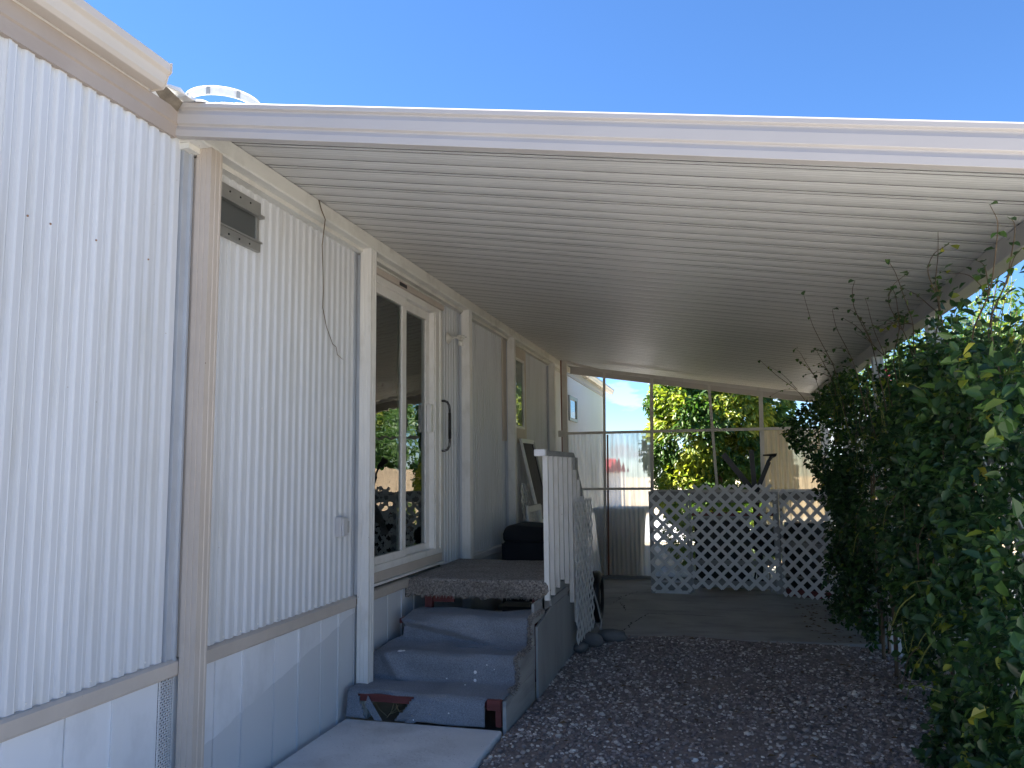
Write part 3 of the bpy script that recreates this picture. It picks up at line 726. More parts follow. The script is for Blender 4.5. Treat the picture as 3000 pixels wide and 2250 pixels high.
MB().prism([(ROOF_Y0 + .03, z_(.045)), (ROOF_Y1, z_(.045)), (ROOF_Y1, z_(.058)), (ROOF_Y0 + .03, z_(.058))], 'x', WX + .03, 1.42, SLOPE).build('roof_deck', 'roofing', pc)
def fascia(y, s, ma='fascia'):
    """Front trim; s = -1 faces the camera."""
    pr = [(0, 0), (-.012, 0), (-.012, .030), (-.002, .050), (-.002, .056), (-.014, .062), (-.014, .106), (-.003, .128), (-.003, .134), (-.016, .140), (-.016, .160), (-.009, .168), (.035, .168), (.035, .160), (.004, .160), (.004, .004), (.03, .004), (.03, 0)]
    MB().prism([(y + s * -a, 2.727 + d) for a, d in pr], 'x', WX - .012, 1.44, SLOPE).build('fascia', ma, pc, bevel=.0015)
fascia(ROOF_Y0, -1)
fascia(ROOF_Y1 + .02, 1)
# outer edge trim
MB().prism([(1.428, z_(0) + SLOPE * 1.42 + .003), (1.44, z_(0) + SLOPE * 1.42 + .003), (1.44, z_(.066) + SLOPE * 1.42), (1.428, z_(.066) + SLOPE * 1.42)], 'y', ROOF_Y0 + .04, ROOF_Y1 - .02).build('edge_trim', 'fascia', pc)
# ledger beam on the wall: a box with one rolled corner
lt = lambda x: cz(x) - .003
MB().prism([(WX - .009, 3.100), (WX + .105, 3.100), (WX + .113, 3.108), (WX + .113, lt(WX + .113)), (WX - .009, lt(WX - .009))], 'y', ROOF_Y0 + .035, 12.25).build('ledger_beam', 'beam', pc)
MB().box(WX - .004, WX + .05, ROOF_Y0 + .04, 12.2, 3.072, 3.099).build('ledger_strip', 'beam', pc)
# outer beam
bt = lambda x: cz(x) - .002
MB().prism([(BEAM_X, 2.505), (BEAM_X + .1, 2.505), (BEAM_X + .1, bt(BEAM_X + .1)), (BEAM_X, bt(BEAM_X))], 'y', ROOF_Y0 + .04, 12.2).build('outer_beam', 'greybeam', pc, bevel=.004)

def post_profile(w, d):
    """Roll-formed column, fluted on its faces."""
    g = .0032
    return [(0, 0), (w * .28, 0), (w * .30, g), (w * .36, g), (w * .38, 0), (w * .62, 0), (w * .64, g), (w * .70, g), (w * .72, 0), (w, 0),
            (w, d * .3), (w - g, d * .34), (w - g, d * .42), (w, d * .46), (w, d * .7), (w - g, d * .74), (w - g, d * .82), (w, d * .86), (w, d),
            (w * .7, d), (w * .68, d - g), (w * .32, d - g), (w * .3, d), (0, d)]
def post(x, y, z0, z1, w, d, m, name='post'):
    return MB().prism([(x + a, y + b) for a, b in post_profile(w, d)], 'z', z0, z1).build(name, m, pc)
for i, y in enumerate(POST_Y):
    o = post(WX + .032, y, -0.05 if i else -.06, 3.099, .082, .085, 'tan' if i == 0 else 'white')
    MB().box(WX + .004, WX + .031, y + .01, y + .07, 0.735, 3.06).build('spacer', 'tan' if i == 0 else 'flash', o)
for y in (3.45, 5.42, 7.28, 9.2, 11.1):
    o = post(BEAM_X + .008, y, -.07, 2.503, .084, .084, 'white')
    MB().lathe([(0, .006), (.009, .005), (.012, 0)], (BEAM_X + .05, y - .0005, 2.40), (0, -1, 0), 10).build('bolt', 'alu', o)

# ================================================================== screen wall at the far end
SY = 11.30
sw = thing('screen_wall', (-0.8, SY, 0), 'open timber screen frame with clear corrugated panels at the end of the patio', 'screen wall')
def sbar(a, b, w=.045, h=.04, m='screenframe', nm='stud'): return MB().bar((a[0], SY, a[1]), (b[0], SY, b[1]), w, h, (0, 1, 0)).build(nm, m, sw)
sbar((-2.215, 0), (-2.20, 3.17), .075, .05)
MB().box(-2.262, -2.242, SY - .015, SY + .02, 0, 3.18).build('bare_stud', 'rustframe', sw)
sbar((-1.655, 0), (-1.604, 2.99), .034); sbar((-0.985, 0), (-0.914, 2.885), .045)
sbar((-0.05, 1.2), (-0.112, 2.765), .038); sbar((0.545, 0), (0.589, 2.64), .055)
for x in (-1.62,): MB().bar((x + .005, SY + .03, 0), (x + .04, SY + .03, 2.05), .022, .03, (0, 1, 0)).build('bare_stud', 'rustframe', sw)
MB().bar((-2.2, SY - .002, 3.165), (-1.60, SY - .002, 2.985), .035, .04, (0, 1, 0)).build('sagging_header', 'screenframe', sw)
MB().bar((-1.62, SY - .05, cz(-1.62) - .095), (1.30, SY - .05, cz(1.30) - .095), .045, .035, (0, 1, 0)).build('header', 'screenframe', sw)
MB().box(-2.30, -2.17, SY - .06, SY - .028, 2.03, 2.125).build('rail', 'screenframe', sw)
MB().box(-2.17, 1.30, SY - .055, SY - .024, 2.06, 2.098).build('rail', 'screenframe', sw)
MB().box(-2.25, -0.93, SY - .056, SY - .024, 1.245, 1.28).build('rail', 'screenframe', sw)
MB().box(-0.93, 1.30, SY - .03, SY + .02, 1.20, 1.245).build('rail', 'screenframe', sw)
MB().box(-2.25, 1.30, SY - .03, SY + .02, -0.012, 0.03).build('bottom_plate', 'greywood_x', sw)
def corr(xa, xb, za, zb, y, m, nm, amp=.006, pit=.065):
    b = MB(); N = int((xb - xa) / pit * 8)
    for i in range(N + 1):
        x = xa + (xb - xa) * i / N; yy = y + amp * math.sin(2 * math.pi * (x - xa) / pit)
        b.v += [(x, yy, za), (x, yy, zb)]
    for i in range(N): b.f.append((2 * i, 2 * i + 2, 2 * i + 3, 2 * i + 1))
    return b.build(nm, m, sw, smooth=True)
corr(-2.25, -1.62, .03, 2.07, SY + .04, 'clearsheet', 'corrugated_panel')
corr(-1.62, -0.95, .03, 2.07, SY + .055, 'clearsheet', 'corrugated_panel')
corr(0.57, 1.35, .62, 2.06, SY + .04, 'tansheet', 'fibreglass_panel', .006)

# ================================================================== lattice panels
def lattice_slats(parent, u0, u1, z0, z1, at, pitch=.158, w=.041, th=.006, m='lattice', sub=False):
    """Crossed 45-degree slats inside a rectangle; at(u, z, depth) gives the place. Each slat is a part."""
    n = int((u1 - u0 + z1 - z0) / pitch) + 2
    for sgn, dep in ((1, 0.0), (-1, th + .001)):
        for k in range(-1, n + 1):
            c = (z0 - (u1 - u0) + k * pitch + .04) if sgn > 0 else (z0 + k * pitch + .04)
            a_, b_ = sorted(((z0 - c) / sgn, (z1 - c) / sgn))
            lo, hi = max(0, a_), min(u1 - u0, b_)
            if hi - lo < .03: continue
            p0 = at(u0 + lo, c + sgn * lo, dep); p1 = at(u0 + hi, c + sgn * hi, dep)
            nrm = Vector(at(0, 0, 1)) - Vector(at(0, 0, 0))
            MB().bar(p0, p1, w, th, nrm).build('slat', m, parent)
GY = 10.0
lp = thing('lattice_screen', (-0.65, GY, 0), 'narrow fixed white lattice panel left of the gate', 'lattice screen', 'lattice panels closing the end of the patio')
lattice_slats(lp, -.885, -.40, 0.03, 1.265, lambda u, z, d: (u, GY - d, z))
MB().box(-.895, -.845, GY + .005, GY + .045, 0, 1.262).build('post', 'greywood', lp)
MB().box(-.845, -.405, GY + .006, GY + .04, 1.13, 1.258).build('rail', 'greywood_x', lp)
MB().box(-.845, -.405, GY + .006, GY + .04, 0.04, .13).build('rail', 'greywood_x', lp)
MB().box(-.845, -.405, GY + .006, GY + .03, 0.0, .035).build('bottom_board', 'lattice', lp)
MB().box(-.44, -.405, GY + .005, GY + .05, 0, 1.25).build('post', 'greywood', lp)
gt = thing('lattice_gate', (0.12, GY, 0), 'white lattice gate with grey timber frame and hinges at its right side', 'gate', 'lattice panels closing the end of the patio')
lattice_slats(gt, -.385, .635, 0.075, 1.335, lambda u, z, d: (u, GY - d, z))
for z0, z1 in ((1.12, 1.245), (.955, 1.0), (.36, .42), (.09, .17)):
    MB().box(-.38, .60, GY + .006, GY + .04, z0, z1).build('rail', 'greywood_x' if z1 > 1.1 or z1 < .5 else 'redwood', gt)
MB().box(-.40, -.37, GY + .005, GY + .045, .02, 1.2).build('stile', 'greywood', gt)
MB().box(.60, .668, GY + .005, GY + .045, .03, 1.25).build('stile', 'greywood', gt)
for z in (1.01, .36):
    MB().box(.612, .640, GY - .012, GY + .004, z, z + .09).build('hinge', 'lattice', gt)
rp_ = thing('lattice_screen', (0.95, 9.85, 0), 'white lattice panel right of the gate running behind the vine', 'lattice screen', 'lattice panels closing the end of the patio')
def at_r(u, z, d):
    a = Vector((.68, 9.98, 0)); dv = Vector((.62, -.33, 0)).normalized(); nn = Vector((-.47, -.88, 0)).normalized()
    p = a + dv * u + nn * d; return (p.x, p.y, z)
lattice_slats(rp_, 0, .74, 0.02, 1.27, at_r)
MB().bar(at_r(.0, .62, -.03), at_r(.0, .621, -.03) if False else at_r(.74, .62, -.03), .03, .06).build('rail', 'greywood_x', rp_)
MB().bar(at_r(0, 1.2, -.03), at_r(.74, 1.2, -.03), .03, .10).build('rail', 'greywood_x', rp_)
MB().bar(at_r(0, .06, -.03), at_r(.74, .06, -.03), .03, .08).build('rail', 'redwood', rp_)
MB().bar(at_r(.0, 0, -.02), at_r(0, 1.24, -.02), .03, .03).build('post', 'greywood', rp_)
MB().bar(at_r(.74, 0, -.04), at_r(.74, 1.24, -.04), .05, .05).build('post', 'greywood', rp_)

# ================================================================== entry stairs
stx = thing('entry_stairs', (-1.8, 5.2, 0), 'wooden entry steps covered in torn blue grey carpet with red painted framing', 'stairs')
SX0, SX1 = -2.33, -1.345
# carcass
for (y0_, z1_) in ((4.72, .135), (5.06, .295), (5.40, .48)):
    MB().box(SX0 + .02, SX1, y0_ - .015, y0_ + .34, z1_ - .032, z1_).build('tread', 'redwood', stx)
MB().box(SX1 - .035, SX1, 4.69, 4.725, 0.0, .10).build('corner_post', 'redwood', stx)
MB().box(SX1 - .085, SX1 + .004, 4.665, 4.74, .10, .162).build('corner_block', 'redwood', stx, bevel=.004)
MB().box(SX0 + .06, -1.80, 4.665, 4.69, .105, .152).build('nosing_board', 'redwood', stx)
MB().box(-1.39, -1.355, 5.715, 5.75, .0, .61).build('corner_post', 'redwood', stx)
MB().box(-2.25, -2.19, 5.735, 5.775, .0, .61).build('corner_post', 'redwood', stx)
MB().box(-2.2, -2.02, 5.755, 5.78, .545, .60).build('frame_board', 'redwood', stx)
# side boards
MB().box(SX1 + .006, SX1 + .030, 4.70, 5.462, -.05, .150).build('side_board', 'greywood', stx, bevel=.003)
MB().box(SX1 + .008, SX1 + .032, 5.015, 5.465, .154, .318).build('side_board', 'greywood', stx, bevel=.003)
MB().box(SX1 + .007, SX1 + .030, 5.355, 5.468, .322, .50).build('side_board', 'greywood', stx, bevel=.003)
MB().box(SX1 + .008, SX1 + .030, 5.47, 5.80, .46, .60).build('side_board', 'greywood', stx, bevel=.003)
# blue carpet: a draped sheet over three steps
path = []   # (y, z) following the steps
def seg(p0, p1, n):
    for i in range(n): t = i / n; path.append((p0[0] + (p1[0] - p0[0]) * t, p0[1] + (p1[1] - p0[1]) * t))
corners = [(4.648, .003), (4.650, .125), (4.662, .152), (4.695, .166), (4.90, .162), (4.975, .163), (4.998, .178), (5.000, .200), (4.995, .285), (5.006, .315), (5.045, .333), (5.25, .330), (5.315, .334), (5.338, .352), (5.34, .375), (5.332, .465), (5.345, .50), (5.385, .518), (5.70, .508), (5.745, .50)]
for a, b in zip(corners[:-1], corners[1:]):
    seg(a, b, max(2, int(math.dist(a, b) / .016)))
path.append(corners[-1])
cp = MB(); NXc = 64
from mathutils import noise as mn
def c_left(y, z):   # ragged left edge, drawn in towards the top
    return SX0 - .02 + .09 * max(0, min(1, (z - .33) / .04)) + .05 * max(0, min(1, (z - .17) / .03)) * 0 + .012 * mn.noise(Vector((y * 9, z * 9, 1)))
def c_right(y, z):
    e = SX1 + .012 - .11 * (1 if z < .16 and y < 4.68 else 0)
    return e + .014 * mn.noise(Vector((y * 14, z * 14, 5)))
grid = []
for j, (y, z) in enumerate(path):
    row = []
    xl, xr = c_left(y, z), c_right(y, z)
    for i in range(NXc + 1):
        t = i / NXc; x = xl + (xr - xl) * t
        nv = mn.noise(Vector((x * 3.2, y * 4, z * 4))) * .024 + mn.noise(Vector((x * 8, y * 8, z * 8))) * .011
        # long slack fold on the upper riser, a tuck at the left of the middle one
        fold = 0.0
        if .33 < z < .50:
            u = (z - .335) / .165
            fold += .052 * math.exp(-((u - (.95 - 1.15 * t)) / .16) ** 2) * (1 - .5 * t) - .034 * math.exp(-((u - (.70 - 1.15 * t)) / .14) ** 2)
        if .165 < z < .325:
            fold += .045 * math.exp(-((t - .12 - .10 * (1 - (z - .165) / .16)) / .05) ** 2)
        yy = y - fold - nv; zz = z + nv * .8 + (fold * .3)
        if z < .1: zz = max(.002, zz)
        row.append(len(cp.v)); cp.v.append((x, yy, max(zz, .002)))
    grid.append(row)
for j in range(len(path) - 1):
    for i in range(NXc):
        ya, za = path[j]; t = (i + .5) / NXc
        if ya < 4.664 and za < .150:         # the torn hole in the bottom riser
            k = za / .14
            if .14 - .06 * k < t < .36 + .14 * k: continue
        if j > len(path) - 5 and .45 < t < .9: continue
        cp.f.append((grid[j][i], grid[j][i + 1], grid[j + 1][i + 1], grid[j + 1][i]))
carp = cp.build('step_carpet', 'bluecarpet', stx, smooth=True, solid=.007)
# folded-back flaps
for pts in ([(-2.205, 4.646, .145), (-2.10, 4.632, .004), (-2.15, 4.630, .004), (-2.22, 4.64, .09)], [(-1.80, 4.646, .145), (-1.95, 4.630, .004), (-1.89, 4.628, .004), (-1.80, 4.636, .06)]):
    MB().add(pts, [(0, 1, 2, 3)]).build('carpet_flap', 'bluecarpet', stx, solid=.006)
# shaggy frayed edge on the right
fr = MB()
for j in range(0, len(path), 1):
    y, z = path[j]
    if y < 4.82: continue
    for q in range(13):
        x = c_right(y, z) + random.uniform(-.006, .018); a = random.uniform(0, 6.28)
        p0 = Vector((x, y - .006 + random.uniform(-.01, .01), z + .008 + random.uniform(-.012, .012)))
        fr.bar(p0, p0 + Vector((random.uniform(-.004, .022), math.cos(a) * .016, math.sin(a) * .014)), .004, .003)
o = fr.build('frayed_edge', 'browncarpet', stx); o['kind'] = 'stuff'
for (x, y, z, s, ax) in ((-1.60, 4.99, .235, .011, 1), (-1.60, 4.985, .185, .010, 1), (-1.64, 4.90, .176, .006, 2), (-1.79, 4.97, .19, .004, 1), (-1.66, 4.644, .075, .005, 1), (-1.52, 4.99, .285, .004, 1), (-2.14, 5.02, .338, .02, 2), (-2.12, 5.03, .338, .012, 2), (-1.89, 4.644, .02, .006, 1), (-1.47, 4.99, .26, .003, 1)):
    nrm = (0, -1, .1) if ax == 1 else (0, -.1, 1)
    MB().lathe([(0, .004), (s * .7, .003), (s, 0)], (x, y - .014, z + .004), nrm, 9).build('paint_fleck', 'fleck', carp)

# landing
ld = thing('entry_landing', (-1.8, 6.3, 0), 'raised landing at the glass door covered in brown shag carpet', 'landing')
LX0, LX1, LY0, LY1, LZ = -2.365, -1.31, 5.70, 6.98, .722
lc = MB(); NXl, path2 = 40, []
for a, b in zip([(LY1, LZ), (LY0 + .03, LZ), (LY0 + .008, LZ - .006), (LY0, LZ - .03), (LY0 - .004, LZ - .115)][:-1], [(LY1, LZ), (LY0 + .03, LZ), (LY0 + .008, LZ - .006), (LY0, LZ - .03), (LY0 - .004, LZ - .115)][1:]):
    n_ = max(2, int(math.dist(a, b) / .03))
    for i in range(n_): t = i / n_; path2.append((a[0] + (b[0] - a[0]) * t, a[1] + (b[1] - a[1]) * t))
path2.append((LY0 - .004, LZ - .115))
gr = []
for j, (y, z) in enumerate(path2):
    row = []
    for i in range(NXl + 1):
        t = i / NXl; x = LX0 - .03 + (LX1 - LX0 + .03) * t
        nv = .008 * mn.noise(Vector((x * 5, y * 5, z * 5)))
        zz = z + nv - .03 * max(0, (.06 - t) / .06) * (y < LY0 + .02)
        if z < LZ - .09: zz += random.uniform(-.008, .008)
        row.append(len(lc.v)); lc.v.append((x, y - nv, zz))
    gr.append(row)
for j in range(len(path2) - 1):
    for i in range(NXl): lc.f.append((gr[j][i], gr[j][i + 1], gr[j + 1][i + 1], gr[j + 1][i]))
lcar = lc.build('landing_carpet', 'browncarpet', ld, smooth=True, solid=.014)
fr = MB()
for i in range(2600):
    x = random.uniform(LX0 + .03, LX1 - .005); zz = random.uniform(LZ - .118, LZ - .012)
    p = Vector((x, LY0 - .012, zz)); d = Vector((random.uniform(-1, 1), random.uniform(-.6, .1), random.uniform(-1.1, .5))).normalized() * random.uniform(.006, .014)
    fr.bar(p, p + d, .0032, .0025)
for i in range(160):
    x = random.uniform(LX0 + .03, LX1 - .005); p = Vector((x, LY0 - .008, LZ - .112)); fr.bar(p, p + Vector((random.uniform(-.008, .008), random.uniform(-.01, .006), -random.uniform(.008, .03))), .003, .002)
o = fr.build('shag_fringe', 'browncarpet', ld); o['kind'] = 'stuff'
MB().box(LX0 - .01, LX1 - .012, LY0 + .012, LY1 - .01, LZ - .035, LZ - .012).build('deck', 'redwood', ld)
MB().lathe([(0, .05), (.03, .045), (.045, .02), (.05, -.02), (.03, -.05), (0, -.055)], (LX1 + .004, LY0 + .05, LZ - .05), (0, 0, 1), 12).build('carpet_bunch', 'browncarpet', ld, smooth=True)
# side cladding of the landing
MB().box(-1.337, -1.315, 5.73, 6.95, .50, .62).build('side_board', 'greywood', ld)
MB().add([(-1.312, 5.48, -.05), (-1.312, 6.62, -.05), (-1.312, 6.62, .50), (-1.312, 5.95, .50), (-1.312, 5.48, .44),
          (-1.296, 5.48, -.05), (-1.296, 6.62, -.05), (-1.296, 6.62, .50), (-1.296, 5.95, .50), (-1.296, 5.48, .44)],
         [(4, 3, 2, 1, 0), (5, 6, 7, 8, 9), (0, 1, 6, 5), (1, 2, 7, 6), (2, 3, 8, 7), (3, 4, 9, 8), (4, 0, 5, 9)]).build('side_panel', 'plywood', ld)
MB().box(-1.316, -1.304, 6.625, 7.36, -.05, .47).build('side_panel', 'plywood', ld)
MB().box(-1.314, -1.298, 5.96, 6.62, .503, .56).build('side_board', 'greywood', ld)
# far flight going down on the other side
for k in range(3):
    MB().box(-2.2, -1.33, 6.99 + .3 * k, 7.30 + .3 * k, .50 - .17 * k, .54 - .17 * k).build('tread', 'greywood_x', ld)
MB().box(-1.335, -1.318, 6.99, 7.9, .0, .18).build('side_board', 'greywood', ld)

# railing
rl = thing('stair_railing', (-1.28, 6.3, .6), 'white picket railing with grey handrail along the landing', 'railing')
pk_me = MB().box(-.019, .019, -.019, .019, 0, 1).mesh('picket'); pk_me.materials.append(MT['white'])
pks = [(5.745, .585), (5.93, .595), (6.12, .625), (6.31, .66), (6.52, .60), (6.73, .41)]
for y, zb in pks: share(pk_me, 'picket', (-1.278, y, zb), rl, scale=(1, 1, 1.655 - zb))
for y, zb, zt in ((6.93, .21, 1.60), (7.10, .14, 1.48), (7.28, .10, 1.33), (7.46, .05, 1.17)):
    share(pk_me, 'picket', (-1.278, y, zb), rl, scale=(1, 1, zt - zb))
MB().box(-1.335, -1.262, 5.70, 6.86, 1.655, 1.697).build('handrail', 'greywood', rl, bevel=.004)
MB().box(-1.345, -1.258, 5.645, 5.70, 1.650, 1.703).build('handrail_end', 'fleck', rl, bevel=.008)
MB().bar((-1.30, 6.86, 1.672), (-1.30, 7.75, .90), .075, .04, (0, 0, 1)).build('handrail', 'black_metal' if False else 'greywood', rl)
MB().bar((-1.262, 6.83, 1.60), (-1.262, 6.98, 1.60), .02, .11, (0, 0, 1)).build('joint_plate', 'greywood', rl)

# lattice leaning on the stair side
sl = thing('lattice_screen', (-1.23, 7.1, 0), 'weathered white lattice sheet standing against the stair railing', 'lattice panel')
lattice_slats(sl, 0, .78, 0.06, 1.27, lambda u, z, d: (-1.245 + .03 * u + d, 6.72 + u, z), pitch=.13, w=.036)
MB().tube([(-1.205, 7.40, .42), (-1.17, 7.42, .28), (-1.14, 7.44, .12), (-1.15, 7.43, .04), (-1.18, 7.42, .10)], .008, 6).build('broken_strip', 'greywood', sl, smooth=True)

# ================================================================== things by the door and on the landing
ob = thing('outlet_box', (WX + .03, 4.6, 1.2), 'grey weatherproof outlet box on the wall left of the door', 'outlet box')
MB().box(WX + .002, WX + .045, 4.545, 4.625, 1.135, 1.262).build('body', 'outlet', ob, bevel=.006)
MB().box(WX + .046, WX + .062, 4.55, 4.62, 1.14, 1.255).build('cover', 'outlet', ob, bevel=.005)
MB().box(WX + .062, WX + .070, 4.60, 4.612, 1.16, 1.235).build('latch', 'alu', ob, bevel=.002)

gh = thing('grab_handle', (WX + .05, 6.5, 1.9), 'black bent metal grab handle on the door jamb', 'grab handle')
hp = [(WX + .03, 6.42, 2.165), (WX + .06, 6.43, 2.165), (WX + .085, 6.44, 2.155), (WX + .10, 6.445, 2.125), (WX + .105, 6.445, 2.09), (WX + .105, 6.445, 1.80), (WX + .10, 6.445, 1.765), (WX + .085, 6.44, 1.735), (WX + .06, 6.43, 1.725), (WX + .03, 6.42, 1.725)]
MB().tube(hp, .011, 10).build('bar', 'black_metal', gh, smooth=True)
MB().tube([(WX + .105, 6.445, 2.06), (WX + .105, 6.445, 1.83)], .0135, 12).build('grip', 'black', gh, smooth=True)
for z in (2.165, 1.725): MB().lathe([(0, .012), (.02, .01), (.025, 0)], (WX + .028, 6.42, z), (1, 0, 0), 12).build('mount', 'black_metal', gh)

wlp = thing('wall_lamp', (WX + .02, 6.65, 2.77), 'white porcelain wall lamp with bare spiral bulb beside the door', 'lamp')
LC = Vector((WX + .012, 6.66, 2.77))
MB().lathe([(0, .045), (.016, .042), (.022, .028), (.040, .016), (.052, .008), (.056, 0)], LC, (1, 0, 0), 24).build('backplate', 'lampmetal', wlp, smooth=True)
MB().tube([LC + Vector((.035, 0, 0)), LC + Vector((.08, 0, .004)), LC + Vector((.11, 0, .004))], [.014, .010, .012], 10).build('arm', 'lampmetal', wlp, smooth=True)
SC = LC + Vector((.125, 0, 0))
MB().lathe([(0, .018), (.036, .018), (.042, .010), (.042, -.004), (.036, -.012), (.022, -.016), (.020, -.03), (0, -.03)], SC, (0, 0, 1), 20).build('socket', 'lampmetal', wlp, smooth=True)
sp = []
for k in range(60):
    a = k / 59 * 2 * math.pi * 3.2; sp.append(SC + Vector((math.cos(a) * .017, math.sin(a) * .017, -.036 - .042 * k / 59)))
MB().tube(sp, .0068, 8).build('bulb', 'bulb', wlp, smooth=True)
MB().bar(SC + Vector((.04, 0, 0)), SC + Vector((.058, 0, 0)), .008, .008).build('thumb_screw', 'alu', wlp)

wr = MB()
wp = [(-2.285, 4.07, 3.19), (-2.284, 4.10, 3.14), (-2.284, 4.15, 3.095), (-2.33, 4.20, 2.95), (-2.36, 4.27, 2.80), (-2.372, 4.30, 2.68), (-2.375, 4.30, 2.58), (-2.38, 4.36, 2.47), (-2.382, 4.45, 2.37), (-2.384, 4.50, 2.36), (-2.384, 4.52, 2.31), (-2.385, 4.60, 2.29)]
wr.tube(wp, [.004, .004, .0035, .0035, .003, .003, .003, .0025, .0025, .0025, .0025, .0015], 6)
tag(wr.build('dead_twig', 'twig', None, smooth=True), 'thin dead vine twig dangling down the wall from the ledger beam', 'twig')

# screen door leaning on the wall, lattice scraps, black storage box
sd = thing('screen_door', (-2.2, 9.4, 0), 'old screen door leaning on the house wall behind the landing', 'screen door')
def at_s(u, v):   # u across, v up along the leaning plane
    return (-2.02 + .34 * 0 - .34 * v / 2.0 + .04, 9.05 + u + .42 * (1 - v / 2.0), v * .965)
def sbar2(u0, v0, u1, v1, w, nm, m): MB().bar(at_s(u0, v0), at_s(u1, v1), w, .03, (1, 0, .17)).build(nm, m, sd)
sbar2(0, 0, 0, 1.99, .035, 'stile', 'vinyl'); sbar2(.62, 0, .62, 1.99, .05, 'stile', 'alu'); sbar2(0, 1.97, .64, 1.97, .05, 'top_rail', 'vinyl'); sbar2(0, .03, .64, .03, .06, 'bottom_rail', 'vinyl'); sbar2(0, .95, .64, .95, .05, 'mid_rail', 'vinyl')
MB().add([at_s(.01, .03), at_s(.62, .03), at_s(.62, 1.96), at_s(.01, 1.96)], [(0, 1, 2, 3)]).build('mesh_panel', 'screen', sd)
sc1 = thing('lattice_scrap', (-2.1, 9.2, 0), 'offcut of white lattice leaning on the wall behind the black box', 'lattice scrap', 'lattice offcuts stored behind the landing')
lattice_slats(sc1, 0, .75, 0.2, 1.38, lambda u, z, d: (-2.20 - .10 * (z / 1.3) + d, 8.95 + u, z), pitch=.12, w=.034)
sc2 = thing('framed_lattice', (-2.0, 9.0, 0), 'small lattice panel in a white board frame leaning beside the black box', 'lattice panel', 'lattice offcuts stored behind the landing')
lattice_slats(sc2, 0, .6, 0.1, 1.08, lambda u, z, d: (-2.10 - .08 * z + d, 8.72 + u, z), pitch=.12, w=.03)
for a in ((0, .04, 0, 1.12), (.62, .04, .62, 1.12), (0, 1.10, .62, 1.10)):
    MB().bar((-2.07 - .08 * a[1], 8.72 + a[0], a[1]), (-2.07 - .08 * a[3], 8.72 + a[2], a[3]), .07, .025, (1, 0, 0)).build('frame_board', 'lattice', sc2)
bx = thing('storage_box', (-2.0, 8.2, 0), 'black covered storage box behind the landing', 'box')
MB().box(-2.245, -1.62, 7.98, 8.55, 0.0, .80).build('body', 'dark_fabric', bx, bevel=.02)
b2 = MB(); pr = [(-2.245, .80), (-2.25, .88), (-2.225, .945), (-2.17, .975), (-2.05, .968), (-1.85, .955), (-1.66, .95), (-1.60, .90), (-1.60, .80)]
b2.prism(pr, 'y', 7.96, 8.57).build('lid', 'dark_fabric', bx, bevel=.025, smooth=False)
MB().box(-2.275, -2.245, 8.02, 8.5, 0.0, .775).build('side_pocket', 'dark_fabric', bx)

# rocks, wheel
def rock(name, c, s, sq, label):
    b = MB(); n_, mm = 10, 7
    seed = random.random() * 50
    for j in range(mm + 1):
        th = math.pi * j / mm
        for i in range(n_):
            ph = 2 * math.pi * i / n_
            d = Vector((math.sin(th) * math.cos(ph), math.sin(th) * math.sin(ph), math.cos(th)))
            k = 1 + .22 * mn.noise(d * 1.6 + Vector((seed, 0, 0)))
            b.v.append((c[0] + d.x * s * k * sq[0], c[1] + d.y * s * k * sq[1], c[2] + d.z * s * k * sq[2]))
    for j in range(mm):
        for i in range(n_): b.f.append((j * n_ + i, j * n_ + (i + 1) % n_, (j + 1) * n_ + (i + 1) % n_, (j + 1) * n_ + i))
    tag(b.build(name, 'rock', None, smooth=True), label, 'rock', 'rocks at the foot of the railing')
rock('rock', (-1.17, 7.10, .02), .10, (1.0, .8, .7), 'rounded grey rock nearest the gravel at the foot of the lattice')
rock('rock', (-1.25, 6.93, -.01), .075, (.9, 1.1, .6), 'small flat rock tucked against the stair side panel')
rock('rock', (-1.03, 7.36, .01), .12, (1.25, .8, .55), 'dark flat rock at the corner of the concrete slab')
wh = thing('cart_wheel', (-1.14, 7.95, .25), 'black rubber wheel just behind the stair lattice', 'wheel')
TC = Vector((-1.275, 8.05, .255))
tp = [(.17, -.05), (.22, -.055), (.25, -.035), (.258, 0), (.25, .035), (.22, .055), (.17, .05), (.17, -.05)]
MB().lathe(tp, TC, (1, .05, 0), 36).build('tyre', 'black', wh, smooth=True)
MB().lathe([(0, -.03), (.06, -.032), (.165, -.02), (.17, .02), (.06, .032), (0, .03)], TC, (1, .05, 0), 24).build('hub', 'alu', wh, smooth=True)

# straw in the torn step, dead leaves
for k in range(16):
    x = random.uniform(-2.12, -1.85); a = random.uniform(-.9, .9)
    s0 = Vector((x, 4.66 + random.uniform(-.02, .12), .004)); 
    if k == 0: sw_t = MB()
    sw_t.tube([s0, s0 + Vector((a * .10, random.uniform(-.05, .02), .04)), s0 + Vector((a * .2, random.uniform(-.09, .03), random.uniform(.02, .16)))], .0014, 4)
tag(sw_t.build('dry_straw', 'straw', None), 'dry straw poking from the torn bottom step', 'straw', kind='stuff')
dl = MB()
for k in range(420):
    if k > 260: x = random.uniform(-1.2, 1.3); y = random.uniform(3.9, 7.4); z = gz(x, y) + .016
    elif k < 170: x, y, z = random.uniform(.75, 1.5), random.uniform(7.6, 9.6), -.008
    else: x, y, z = random.uniform(.9, 1.5), random.uniform(5.0, 7.6), gz(1.2, 6) + .014
    a = random.uniform(0, 6.28); s = random.uniform(.015, .035)
    c, d = math.cos(a) * s, math.sin(a) * s
    dl.add([(x - c, y - d, z + .002), (x + d * .4, y - c * .4, z + random.uniform(.002, .014)), (x + c, y + d, z + .003), (x - d * .4, y + c * .4, z + random.uniform(.002, .012))], [(0, 1, 2, 3)])
